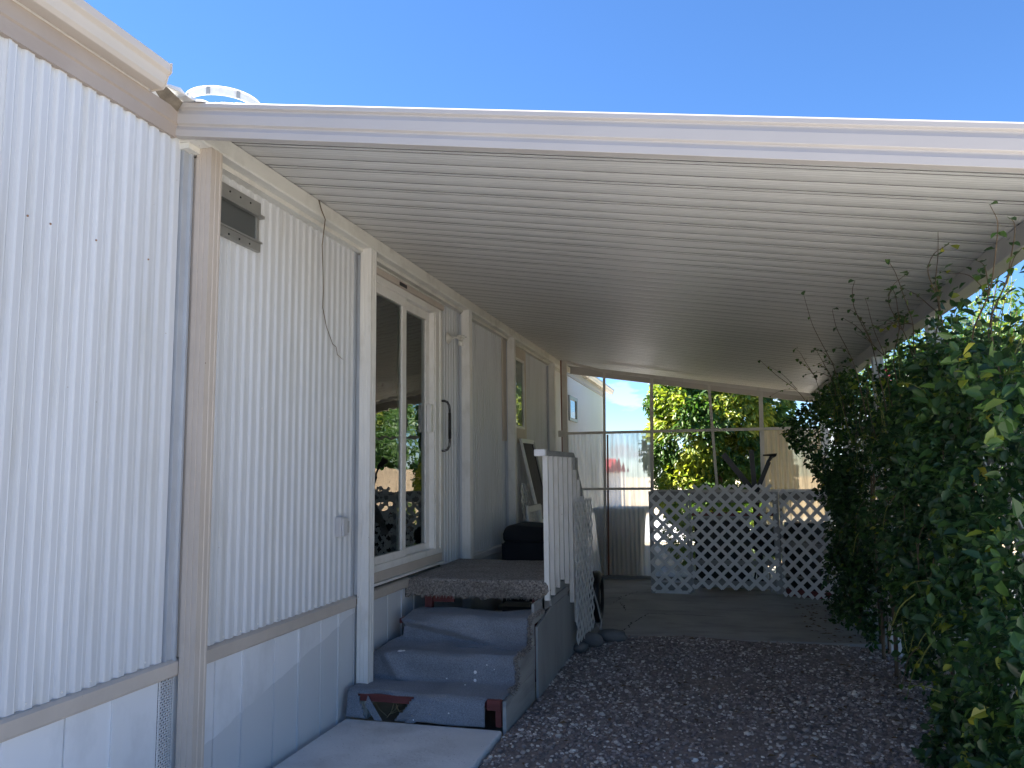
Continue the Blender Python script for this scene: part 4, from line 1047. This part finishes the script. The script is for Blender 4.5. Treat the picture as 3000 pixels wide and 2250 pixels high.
tag(dl.build('leaf_litter', 'deadleaf', None), 'brown leaf litter along the foot of the vine', 'leaf litter', kind='stuff')

# ================================================================== things behind the gate
fk = thing('forked_stand', (0.42, 10.7, 0), 'black three armed stand rising behind the lattice gate', 'stand')
J = Vector((.43, 10.7, 1.24))
MB().bar((.45, 10.7, 0), J, .08, .08).build('post', 'black', fk)
MB().bar(J + Vector((.01, 0, -.05)), (.045, 10.7, 1.73), .075, .03, (0, 1, 0)).build('arm', 'black', fk)
MB().bar(J + Vector((0, .01, -.03)), (.405, 10.72, 1.775), .062, .05, (0, 1, 0)).build('arm', 'black', fk)
MB().bar(J + Vector((0, -.01, -.05)), (.62, 10.7, 1.62), .055, .04, (0, 1, 0)).build('arm', 'black', fk)
MB().tube([(.60, 10.7, 1.60), (.65, 10.7, 1.68), (.72, 10.7, 1.71), (.55, 10.7, 1.705)], [.02, .025, .02, .01], 8).build('hook', 'black', fk)
gb = thing('garden_cart', (.0, 10.75, 0), 'dark storage cart behind the middle of the lattice gate', 'cart')
MB().box(-.36, .34, 10.55, 11.0, .12, .86).build('body', 'black', gb, bevel=.02)
MB().box(-.38, .36, 10.52, 11.03, .86, .90).build('lid', 'bin', gb, bevel=.012)
for x in (-.26, .2): MB().lathe([(0, -.02), (.1, -.02), (.11, 0), (.1, .02), (0, .02)], (x, 10.55, .11), (0, 1, 0), 18).build('wheel', 'black', gb)
kg = thing('kettle_grill', (.60, 10.55, 0), 'black kettle barbecue behind the hinge side of the gate', 'grill')
KC = Vector((.56, 10.6, .62))
MB().lathe([(0, -.22), (.12, -.19), (.20, -.11), (.235, 0), (.24, .01)], KC, (0, 0, 1), 24).build('bowl', 'black', kg, smooth=True)
MB().lathe([(.242, .012), (.22, .09), (.13, .17), (0, .20)], KC, (0, 0, 1), 24).build('lid', 'black', kg, smooth=True)
for k in range(3):
    a = k * 2.09 + .5; MB().tube([KC + Vector((math.cos(a) * .14, math.sin(a) * .14, -.17)), (KC.x + math.cos(a) * .24, KC.y + math.sin(a) * .24, 0)], .012, 8).build('leg', 'chrome', kg)
br = thing('rain_barrel', (1.05, 10.55, 0), 'black barrel behind the right hand lattice panel', 'barrel')
MB().lathe([(0, 0), (.27, 0), (.28, .05), (.30, .28), (.31, .42), (.30, .58), (.28, .82), (.27, .86), (0, .86)], (1.03, 10.5, -.01), (0, 0, 1), 28).build('body', 'black', br, smooth=True)
for z in (.2, .64): MB().lathe([(.295, -.015), (.312, 0), (.295, .015)], (1.03, 10.5, z), (0, 0, 1), 28).build('hoop', 'bin', br)
bn_ = thing('waste_bin', (-1.5, 12.2, 0), 'large charcoal waste bin behind the clear corrugated panels', 'bin')
b3 = MB(); b3.add([(-1.78, 11.75, 0), (-1.22, 11.75, 0), (-1.22, 12.3, 0), (-1.78, 12.3, 0), (-1.86, 11.68, .90), (-1.14, 11.68, .90), (-1.14, 12.38, .90), (-1.86, 12.38, .90)], [(0, 3, 2, 1), (0, 1, 5, 4), (1, 2, 6, 5), (2, 3, 7, 6), (3, 0, 4, 7)])
b3.build('body', 'bin', bn_); MB().box(-1.90, -1.10, 11.66, 12.42, .90, .96).build('lid', 'bin', bn_, bevel=.02)

# ================================================================== trellis under the vine
tre = thing('vine_trellis', (1.46, 6, 0), 'white lattice trellis with grey timber rails hidden in the vine', 'trellis')
for i, (a, b) in enumerate(((3.54, 5.41), (5.52, 7.27), (7.38, 9.19))):
    lattice_slats(tre, a, b, .30, 1.82, lambda u, z, d: (1.37 - d, u, z), pitch=.15, w=.035)
    MB().box(1.345, 1.405, a, b, 1.83, 1.93).build('top_rail', 'greywood', tre)
    MB().box(1.376, 1.405, a, b, .62, .72).build('rail', 'greywood', tre)
    MB().box(1.376, 1.405, a, b, .16, .30).build('rail', 'lattice', tre)

# ================================================================== foliage machinery
def leaf_geo(c, d, nrm, L, Wd, fold=.28, droop=.12):
    """c,d,nrm: (N,3) base point, direction, normal -> verts (N,6,3)"""
    d = d / np.linalg.norm(d, axis=1, keepdims=True)
    s = np.cross(d, nrm); s /= np.maximum(np.linalg.norm(s, axis=1, keepdims=True), 1e-6)
    u = np.cross(s, d)
    def P(a, b, h): return c + d * (L * a)[:, None] + s * (Wd * b)[:, None] + u * (L * h)[:, None]
    one = np.ones(len(c))
    return np.stack([P(0 * one, 0 * one, 0 * one), P(.34 * one, -.5 * one, fold * .5 * one), P(.70 * one, -.40 * one, (fold * .35 - droop * .4) * one),
                     P(one, 0 * one, -droop * one), P(.70 * one, .40 * one, (fold * .35 - droop * .4) * one), P(.34 * one, .5 * one, fold * .5 * one)], 1)
LF = np.array([(0, 1, 2, 3), (0, 3, 4, 5)])

def leaf_mesh(name, c, d, nrm, L, Wd, tone, m, parent, org):
    V = leaf_geo(c, d, nrm, L, Wd)
    F = (LF[None] + 6 * np.arange(len(c))[:, None, None]).reshape(-1, 4)
    return bulk(name, V.reshape(-1, 3), F, np.repeat(tone, 6), m, False, org, parent)

def unit(N): v = rng.normal(size=(N, 3)); return v / np.linalg.norm(v, axis=1, keepdims=True)

def vnoise(p, f, seed):
    return np.array([mn.noise(Vector((a * f + seed, b * f, c * f))) for a, b, c in p])

# ------------------------------------------------------------------ the vine
yk = [3.0, 3.6, 4.6, 5.2, 6.4, 7.4, 8.0, 9.0, 9.7, 10.4]; xk = [1.02, 1.04, 1.08, 1.22, 1.32, 1.25, 1.12, 1.20, 1.30, 1.40]
def vine_in(y, z):
    x = np.interp(y, yk, xk)
    x = x - .10 * np.exp(-((z - 1.1) / .6) ** 2) * np.exp(-((y - 6.0) / 1.6) ** 2)
    x = x - .52 * np.exp(-((z - 1.9) / .42) ** 2) * np.exp(-((y - 9.1) / 1.0) ** 2)
    x = x + .10 * np.clip((z - 1.9) / .5, 0, 1)
    x = x + .12 * np.sin(y * 3.9 + 2.1 * np.sin(z * 2.7)) * np.sin(z * 3.7 + 1.3 * np.sin(y * 2.9)) + .05 * np.sin(y * 11.7 + z * 8.3)
    return x
def vine_points(N):
    y = rng.uniform(3.0, 10.2, N); z = rng.uniform(0.0, 2.85, N)
    xi = vine_in(y, z); x = xi + rng.exponential(.13, N) - .03
    back = rng.uniform(0, 1, N) < .25
    x = np.where(back, rng.uniform(1.45, 2.3, N), np.minimum(x, 1.75))
    p = np.stack([x, y, z], 1)
    n1 = vnoise(p, 2.1, 3.0); n2 = vnoise(p, .9, 17.0)
    dens = .46 + 1.35 * n1 + .7 * n2
    top = 2.10 + .30 * n2 + .10 * (y > 8) + .25 * np.exp(-((y - 8.6) / .8) ** 2) + .18 * np.exp(-((y - 5.35) / .4) ** 2)
    top = top + np.clip((x - 1.5) * .9, 0, .5)
    dens = np.where(z > top, dens * np.exp(-(z - top) / .20) * .55, dens)
    dens = np.where((z < .32) & (y > 4.9), dens * .55, dens)
    dens = np.where((y > 5.0) & (y < 6.6) & (z < 1.0) & (z > .15), dens * .75, dens)
    dens = np.where((y > 9.9), dens * .6, dens)
    keep = rng.uniform(0, 1, N) < np.clip(dens, 0, 1)
    keep &= ~((x > 1.28) & (x < 1.46) & (z > 2.45))
    keep &= (z < 2.80 + SLOPE * x - .06) | (x > 1.5)
    return p[keep]
vine = thing('climbing_vine', (1.4, 6.5, 0), 'dense dark green climbing vine covering the trellis on the right', 'vine')
p = vine_points(115000)
# sprigs: cluster leaves around each point in short shoots
N = len(p)
dirn = unit(N); dirn[:, 0] -= .5; dirn[:, 2] -= .25
nr = unit(N) * .8; nr[:, 0] -= .75; nr[:, 2] += .8; nr[:, 1] -= .25
L = np.clip(rng.lognormal(math.log(.047), .32, N), .020, .085); Wd = L * rng.uniform(.5, .68, N)
tone = np.clip(rng.beta(1.6, 2.2, N) * .92 + .10 * (p[:, 2] > 1.7), 0, .87)
yl = rng.uniform(0, 1, N) < (.012 + .05 * (p[:, 2] > 1.85)); tone[yl] = rng.uniform(.88, 1, yl.sum())
# the 300 leaves that show largest become leaves of their own
CMn = np.array([[CM[i][j] for j in range(3)] for i in range(3)])
pc_ = (p - np.array([0, 0, CAM_H])) @ CMn
px = pc_[:, 0] / pc_[:, 2] * FPX + 1500; py = pc_[:, 1] / pc_[:, 2] * FPX + 1125
vis = (pc_[:, 2] > 1) & (px > 0) & (px < 2990) & (py > 0) & (py < 2240) & (p[:, 0] < vine_in(p[:, 1], p[:, 2]) + .05)
score = np.where(vis, L / np.maximum(pc_[:, 2], .1), 0)
near = np.argsort(-score)[:300]
rest = np.ones(N, bool); rest[near] = False
fo = leaf_mesh('foliage', p[rest], dirn[rest], nr[rest], L[rest], Wd[rest], tone[rest], MT['vineleaf'], vine, tuple(ORG[vine.name])); fo['kind'] = 'stuff'
one = np.array([[0., 0, 0]])
lv = leaf_geo(one, np.array([[1., 0, 0]]), np.array([[0., 0, 1]]), np.array([1.]), np.array([.6]))[0]
lmb = MB(); lmb.add([tuple(v) for v in lv], [tuple(f) for f in LF]); leaf_me = lmb.mesh('leaf'); leaf_me.materials.append(MT['vineleaf_one'])
def place_leaf(c, d, nv, ln, parent=vine, wr_=1.0):
    d = Vector(d).normalized(); nv = Vector(nv); s = nv.cross(d).normalized(); u = d.cross(s).normalized()
    m3 = Matrix((d, s, u)).transposed()
    o = share(leaf_me, 'leaf', tuple(c), parent, rot=m3.to_euler(), scale=(ln, ln * wr_, ln))
    return o
for i in near: place_leaf(p[i], dirn[i], nr[i], L[i], wr_=float(Wd[i] / L[i] / .6))
# stems: woody ones on the trellis, free shoots with a few leaves
def shoot(pts, r0, r1, m, nleaf, yellow=False, lsize=.045):
    fine = []
    for a, b in zip(pts[:-1], pts[1:]):
        for k in range(5):
            t = k / 5; fine.append(Vector(a).lerp(Vector(b), t) + Vector((random.uniform(-.004, .004),) * 3))
    fine.append(Vector(pts[-1])); n_ = len(fine)
    sm = list(fine)
    for _ in range(3):
        sm = [sm[0]] + [(sm[i - 1] + sm[i] * 2 + sm[i + 1]) / 4 for i in range(1, n_ - 1)] + [sm[-1]]
    MB().tube(sm, [r0 + (r1 - r0) * i / (n_ - 1) for i in range(n_)], 6).build('stem', m, vine, smooth=True)
    cs, ds, ns = [], [], []
    for k in range(nleaf):
        i = min(n_ - 1, int((k + 1) / max(1, nleaf) * (n_ - 1)))
        for sgn in (-1, 1):
            if random.random() < .25: continue
            d = Vector((random.uniform(-.4, .4), sgn * random.uniform(.4, 1), random.uniform(-.5, .4)))
            cs.append(sm[i]); ds.append(d); ns.append((random.uniform(-.6, .2), random.uniform(-.6, .2), 1))
    return cs, ds, ns
free_c, free_d, free_n, free_t = [], [], [], []
def add_shoot(*a, tone_rng=(.3, .95), **k):
    c, d, n_ = shoot(*a, **k)
    free_c.extend(c); free_d.extend(d); free_n.extend(n_); free_t.extend(random.uniform(*tone_rng) for _ in c)
def under(px_, py_, drop=.05):
    """point just below the patio roof on the sight line of a picture point"""
    w_ = CM @ Vector((px_ - 1500, py_ - 1125, FPX)); z0 = 2.822 - drop
    t = (z0 - CAM_H) / (w_.z - SLOPE * w_.x); return Vector((0, 0, CAM_H)) + w_ * t
for tip, base, lean in (((2748, 680), (1.22, 4.9, 2.25), .3), ((2900, 600), (1.15, 4.0, 2.15), .2), ((2780, 715), (1.2, 4.6, 2.3), .1), ((2505, 822), (1.18, 6.3, 2.25), .4), ((2590, 850), (1.2, 5.9, 2.3), .3), ((2355, 865), (1.1, 7.6, 2.2), .5), ((2330, 1022), (1.0, 8.2, 2.2), .4), ((2225, 1055), (.95, 8.8, 2.2), .5), ((2440, 905), (1.15, 6.9, 2.2), .3), ((2660, 800), (1.2, 5.3, 2.25), .1), ((2535, 875), (1.2, 6.1, 2.15), .2), ((2385, 1020), (1.1, 7.9, 2.2), .2), ((2960, 640), (1.2, 3.9, 2.2), .1), ((2600, 760), (1.25, 5.5, 2.3), .15)):
    T = under(*tip, drop=random.uniform(.08, .22)); B = Vector(base)
    sway = Vector((random.uniform(-.10, .10), random.uniform(-.18, .18), random.uniform(-.02, .10)))
    q = B.lerp(T, .3) + sway * .6 + Vector((.02, 0, .05 * lean)); mid = B.lerp(T, .62) + sway + Vector((-.06 * lean, 0, .05 * lean))
    cap = cz(mid.x) - .04
    if mid.z > cap: mid.z = cap
    add_shoot([B - Vector((-.05, 0, .35)), B, q, mid, mid.lerp(T, .6) + sway * .3, T], .0045, .0012, 'twig', random.choice([3, 4, 6]), tone_rng=(.2, .9))
    for _ in range(2):
        e = q + Vector((random.uniform(-.3, .05), random.uniform(-.3, .3), random.uniform(-.05, .25)))
        if e.z < cz(e.x) - .04: add_shoot([q, q.lerp(e, .5) + Vector((0, random.uniform(-.06, .06), .04)), e], .003, .001, 'twig', random.choice([3, 4, 5]), tone_rng=(.2, 1.0))
for k in range(46):   # upright young shoots above the hedge, some against the sky
    y = random.uniform(3.7, 9.5); x = random.uniform(1.2, 1.75) if random.random() < .7 else random.uniform(1.05, 1.3)
    z = 1.75; h = random.uniform(.25, .75)
    if x < 1.5: h = min(h, .62)
    add_shoot([(x, y, z), (x + random.uniform(-.06, .06), y + random.uniform(-.08, .08), z + h * .5), (x + random.uniform(-.12, .1), y + random.uniform(-.12, .12), z + h)], .004, .0015, 'greenstem' if k % 3 else 'twig', random.randint(4, 8), tone_rng=(.35, 1.0))
for k in range(120):   # growth outside the roof edge, against the sky
    y = random.uniform(3.2, 6.2); x = random.uniform(1.47, 1.95); z = random.uniform(1.6, 2.1); h = random.uniform(.3, .95)
    e = Vector((x + random.uniform(-.05, .25), y + random.uniform(-.25, .25), z + h))
    add_shoot([(x, y, z), Vector((x, y, z)).lerp(e, .5) + Vector((random.uniform(-.05, .05), random.uniform(-.08, .08), .05)), e], .004, .0014, 'greenstem' if k % 2 else 'twig', random.randint(5, 10), tone_rng=(.3, 1.0))
for k in range(40):   # trailing stems over the face
    y = random.uniform(4.2, 8.5); z = random.uniform(.5, 1.9); x = float(vine_in(np.array(y), np.array(z))) - .04
    dy = random.uniform(-.3, .3)
    add_shoot([(x + .05, y, z), (x - .02, y + dy * .4, z - .08), (x - .05, y + dy * .8, z - random.uniform(.1, .3)), (x - .06, y + dy, z - random.uniform(.05, .35))], .0035, .0016, random.choice(['greenstem', 'twig']), random.randint(1, 3), tone_rng=(.6, 1.0))
for k in range(16):   # woody trunks from the ground
    y = random.uniform(4.4, 9); x = 1.32 + random.uniform(-.1, .03)
    add_shoot([(x, y, -.06), (x + .02, y + .05, .4), (x - .03, y - .06, .9), (x + .02, y + .04, 1.5)], .016, .008, 'twig', 0)
add_shoot([(1.30, 4.85, .02), (1.22, 4.80, .10), (1.14, 4.74, .12), (1.06, 4.70, .08)], .003, .0016, 'greenstem', 5, tone_rng=(.9, 1.0))
for (bx, by, bz) in ((1.16, 5.3, .62), (1.10, 4.95, .40), (1.06, 4.55, .95), (1.12, 5.0, 1.25), (1.04, 4.35, 1.55), (1.15, 5.6, 1.55), (1.10, 6.2, 1.75), (1.0, 4.3, .45), (1.02, 4.2, 1.9), (1.12, 4.72, .10)):
    e = Vector((bx - random.uniform(.06, .14), by + random.uniform(-.15, .15), bz + random.uniform(-.05, .14)))
    add_shoot([(bx + .12, by, bz - .03), (bx, by, bz), Vector((bx, by, bz)).lerp(e, .6) + Vector((0, 0, .02)), e], .003, .0015, 'greenstem', random.randint(4, 6), tone_rng=(.86, 1.0))
add_shoot([(1.2, 4.3, .9), (1.02, 4.35, .80), (.95, 4.42, .68), (.93, 4.45, .62)], .003, .0016, 'greenstem', 3, tone_rng=(.88, 1.0))
fc = np.array([tuple(v) for v in free_c]); fd = np.array([tuple(v) for v in free_d]); fn = np.array([tuple(v) for v in free_n])
ft = np.array(free_t); fl = rng.uniform(.03, .055, len(fc))
o = leaf_mesh('shoot_leaves', fc, fd, fn, fl, fl * .58, ft, MT['vineleaf'], vine, tuple(ORG[vine.name])); o['kind'] = 'stuff'

# ------------------------------------------------------------------ trees
def tree(name, base, label, blobs, nleaf, lsize, m, trunk_top, group='trees beyond the patio', bias=(-.5, 0, .9), warm=.5, trunks=3, flowers=None, long_=2.6):
    t = thing(name, base, label, 'tree', group)
    B = Vector(base)
    for k in range(trunks):
        a = k * 2.3 + .4; tb = B + Vector((math.cos(a) * .12, math.sin(a) * .12, 0)); tt = Vector(trunk_top) + Vector((math.cos(a) * .5, math.sin(a) * .5, random.uniform(-.3, .3)))
        mid = tb.lerp(tt, .5) + Vector((random.uniform(-.15, .15), random.uniform(-.15, .15), 0))
        tk = MB().tube([tb - Vector((0, 0, .1)), tb.lerp(mid, .5), mid, mid.lerp(tt, .6), tt], [.09, .075, .06, .04, .02], 8)
        for q in range(5):
            s = mid.lerp(tt, q / 5); e = s + Vector((random.uniform(-.9, .9), random.uniform(-.9, .9), random.uniform(.3, .9)))
            tk.tube([s, s.lerp(e, .5) + Vector((0, 0, .08)), e], [.03, .02, .008], 6)
        tk.build('trunk', 'bark', t, smooth=True)
    w_ = np.array([b_[3] * b_[4] * b_[5] for b_ in blobs]) ** .7; w_ = w_ / w_.sum()
    bi = rng.choice(len(blobs), nleaf, p=w_); bl_ = np.array(blobs)[bi]
    u = unit(nleaf); r_ = rng.uniform(.55, 1.0, nleaf) ** .5
    c = bl_[:, :3] + u * bl_[:, 3:6] * r_[:, None]
    # gather the leaves into sprays
    gcen = vnoise(c, 2.2 / max(.5, lsize * 10), 5.0) + .6 * vnoise(c, 5.0, 9.0)
    keep = gcen > -.16 + .25 * rng.normal(size=nleaf) * .4
    c = c[keep]; u = u[keep]; gcen = gcen[keep]; M_ = len(c)
    d = u * .7 + unit(M_) * .6; d[:, 2] -= .45
    nr_ = u * .5 + unit(M_) * .4; nr_[:, 2] += .55; nr_[:, 0] -= .55; nr_[:, 1] -= .35
    Ls = lsize * rng.uniform(.7, 1.35, M_); tone_ = np.clip(.18 + .28 * rng.normal(size=M_) * .5, 0, .55)
    # flowering / new growth sprays, more of them upward to paint in sunlit leaves
    fresh_sunlit = vnoise(c, 1.15, 31.0) + .35 * u[:, 2]
    f_ = fresh_sunlit > (1 - warm) * .75; tone_[f_] = np.clip(rng.uniform(.55, 1.0, f_.sum()), 0, 1)
    fo_ = leaf_mesh('crown', c, d, nr_, Ls, Ls / long_, tone_, m, t, tuple(B)); fo_['kind'] = 'stuff'
    if flowers:
        fm_ = MB()
        for (fx, fy, fz_, fr_, nn) in flowers:
            for k in range(nn):
                q = Vector((fx, fy, fz_)) + Vector(tuple(unit(1)[0])) * fr_ * random.random() ** .4
                e = Vector(tuple(unit(1)[0])) * .025; f2 = Vector(tuple(unit(1)[0])) * .02
                fm_.add([q - e, q + f2, q + e, q - f2], [(0, 1, 2, 3)])
        o_ = fm_.build('blossom', 'flower', t); o_['kind'] = 'stuff'
    return t
tree('privet_tree', (0.0, 16.2, -.07), 'tall glossy evergreen tree with yellow green sprays seen through the screen frame',
     [(-.1, 15.6, 2.2, 1.2, 1.0, 1.2), (.55, 15.8, 2.7, .85, 1.0, 1.4), (-.75, 15.9, 1.9, .75, .9, .9), (.0, 15.9, 3.6, 1.3, 1.1, 1.1), (-.65, 15.9, 2.85, .8, .8, .5), (.5, 15.5, 1.4, .85, .9, .9), (-.3, 15.4, 1.1, .9, .8, .8)],
     52000, .12, MT['treeleaf'], (.0, 16.1, 3.0), warm=.95)
tree('crape_myrtle', (2.7, 11.6, -.07), 'crape myrtle with pink blossom behind the far end of the vine',
     [(2.3, 11.6, 2.3, .9, .9, .8), (2.9, 11.4, 2.7, .8, .8, .7), (2.0, 11.9, 1.9, .7, .7, .6), (2.6, 10.8, 2.4, .7, .7, .7)], 9000, .07, MT['myrtleleaf'], (2.6, 11.5, 2.2), warm=.55, long_=1.9,
     flowers=[(1.95, 10.2, 2.62, .13, 60), (2.05, 10.2, 2.5, .10, 40), (1.5, 11.75, 2.23, .10, 46), (1.42, 11.75, 2.0, .10, 46), (1.75, 11.5, 2.35, .08, 22), (2.15, 11.2, 2.2, .06, 14), (1.85, 11.2, 1.75, .05, 12), (1.65, 11.6, 2.5, .06, 14)])
tree('yellow_green_tree', (4.6, 9.6, -.07), 'sunlit yellow green tree above the vine at the right edge',
     [(4.1, 9.4, 2.3, 1.2, 1.2, 1.0), (4.6, 9.0, 2.9, .9, 1.0, .8), (3.6, 10.4, 1.9, .9, 1.1, .8), (4.8, 8.0, 2.4, 1.0, 1.0, 1.0), (5.2, 9.3, 2.2, 1.0, 1.2, 1.1)], 20000, .075, MT['myrtleleaf'], (4.5, 9.4, 2.4), warm=.95, long_=1.9)
tree('dark_evergreen_tree', (5.3, 15.6, -.07), 'dark evergreen tree behind the crape myrtle',
     [(4.9, 14.8, 2.4, 1.2, 1.3, 1.7), (5.2, 15.3, 3.4, 1.2, 1.2, 1.3), (5.0, 17.4, 2.8, 1.1, 1.5, 1.5), (5.6, 13.2, 2.6, 1.3, 1.3, 1.6), (5.2, 20.0, 2.9, 1.2, 1.6, 1.5)], 22000, .12, MT['treeleaf'], (5.2, 15, 2.8), warm=.25)
for k, (x, y, s, lb) in enumerate(((6.5, 23.0, 1.0, 'broad tree behind the far end of the board fence'), (8.5, 12.0, 1.1, 'broad tree well behind the crape myrtle'))):
    tree('broad_tree', (x, y, -.07), lb, [(x, y, 3.0 * s, 1.9, 2.2, 1.7), (x - .6, y + 1.4, 2.6, 1.5, 1.6, 1.4), (x - .4, y - 1.5, 2.7, 1.5, 1.6, 1.4)], 9000, .17, MT['treeleaf'], (x, y, 3.0), warm=.35, long_=2.0)

# shrubs near the ground beyond the gate
for k, (x, y, s, lb) in enumerate(((-.55, 13.0, .42, 'low green shrub beyond the narrow lattice panel'), (.55, 12.7, .40, 'low yellow green shrub beyond the gate'))):
    sh = thing('garden_shrub', (x, y, -.07), lb, 'shrub', 'shrubs beyond the gate')
    Nn = 1500; u = unit(Nn); c = np.array([x, y, .5]) + u * np.array([s, s, .5]) * (rng.uniform(.3, 1, Nn) ** .5)[:, None]
    nr_ = u * .5; nr_[:, 2] += .8; Ls = rng.uniform(.05, .09, Nn)
    o = leaf_mesh('foliage', c, u + unit(Nn) * .6, nr_, Ls, Ls * .5, rng.uniform(.2, 1, Nn), MT['myrtleleaf'], sh, (x, y, -.07)); o['kind'] = 'stuff'
    MB().tube([(x, y, -.1), (x, y, .5)], [.02, .01], 6).build('stem', 'bark', sh)

# board fence to the right, and the neighbour's house at the back
bf = thing('board_fence', (3.7, 19, -.07), 'sunlit cedar board fence along the right hand boundary', 'fence')
pl = MB(); pl.add([(-.010, -.07, 0), (.010, -.07, 0), (.010, .07, 0), (-.010, .07, 0), (-.010, -.07, 1.66), (.010, -.07, 1.66), (.010, .07, 1.66), (-.010, .07, 1.66), (-.01, -.04, 1.70), (.01, -.04, 1.70), (.01, .04, 1.70), (-.01, .04, 1.70)],
                  [(0, 3, 2, 1), (0, 1, 5, 4), (2, 3, 7, 6), (1, 2, 6, 10, 9, 5), (3, 0, 4, 8, 11, 7), (8, 9, 10, 11), (4, 5, 9, 8), (6, 7, 11, 10)])
pl_me = pl.mesh('fence_board'); pl_me.materials.append(MT['plank'])
y = 12.6; k = 0
while y < 30:
    share(pl_me, 'board', (3.7, y, -.08 + random.uniform(-.02, .02)), bf, rot=(random.uniform(-.006, .006), 0, random.uniform(-.03, .03))); y += .146; k += 1
for z in (.35, 1.35): MB().box(3.715, 3.755, 12.5, 30, z, z + .09).build('rail', 'plank', bf)
nh = thing('neighbour_house', (-3.5, 30, -.07), 'low white house with red roof far behind the corrugated panels', 'house')
MB().box(-9.0, -4.1, 27.5, 34, -.07, 1.42).build('wall', 'siding_far', nh)
for k in range(7): MB().box(-9.0, -4.1, 27.47, 27.5, .1 + k * .18, .1 + k * .18 + .15).build('clapboard', 'siding_far', nh)
MB().prism([(27.0, 1.42), (34.5, 1.42), (30.7, 1.95)], 'x', -9.4, -3.9).build('roof', 'redroof', nh)
for x in (-7.4, -5.6): 
    o = MB().box(x, x + 1.0, 27.44, 27.46, .55, 1.15).build('window', 'vinyl', nh); MB().box(x + .06, x + .94, 27.43, 27.44, .61, 1.09).build('pane', 'skyglass', o)
MB().box(-7.0, -6.2, 30.4, 31.2, 1.7, 2.3).build('chimney', 'brick', nh)
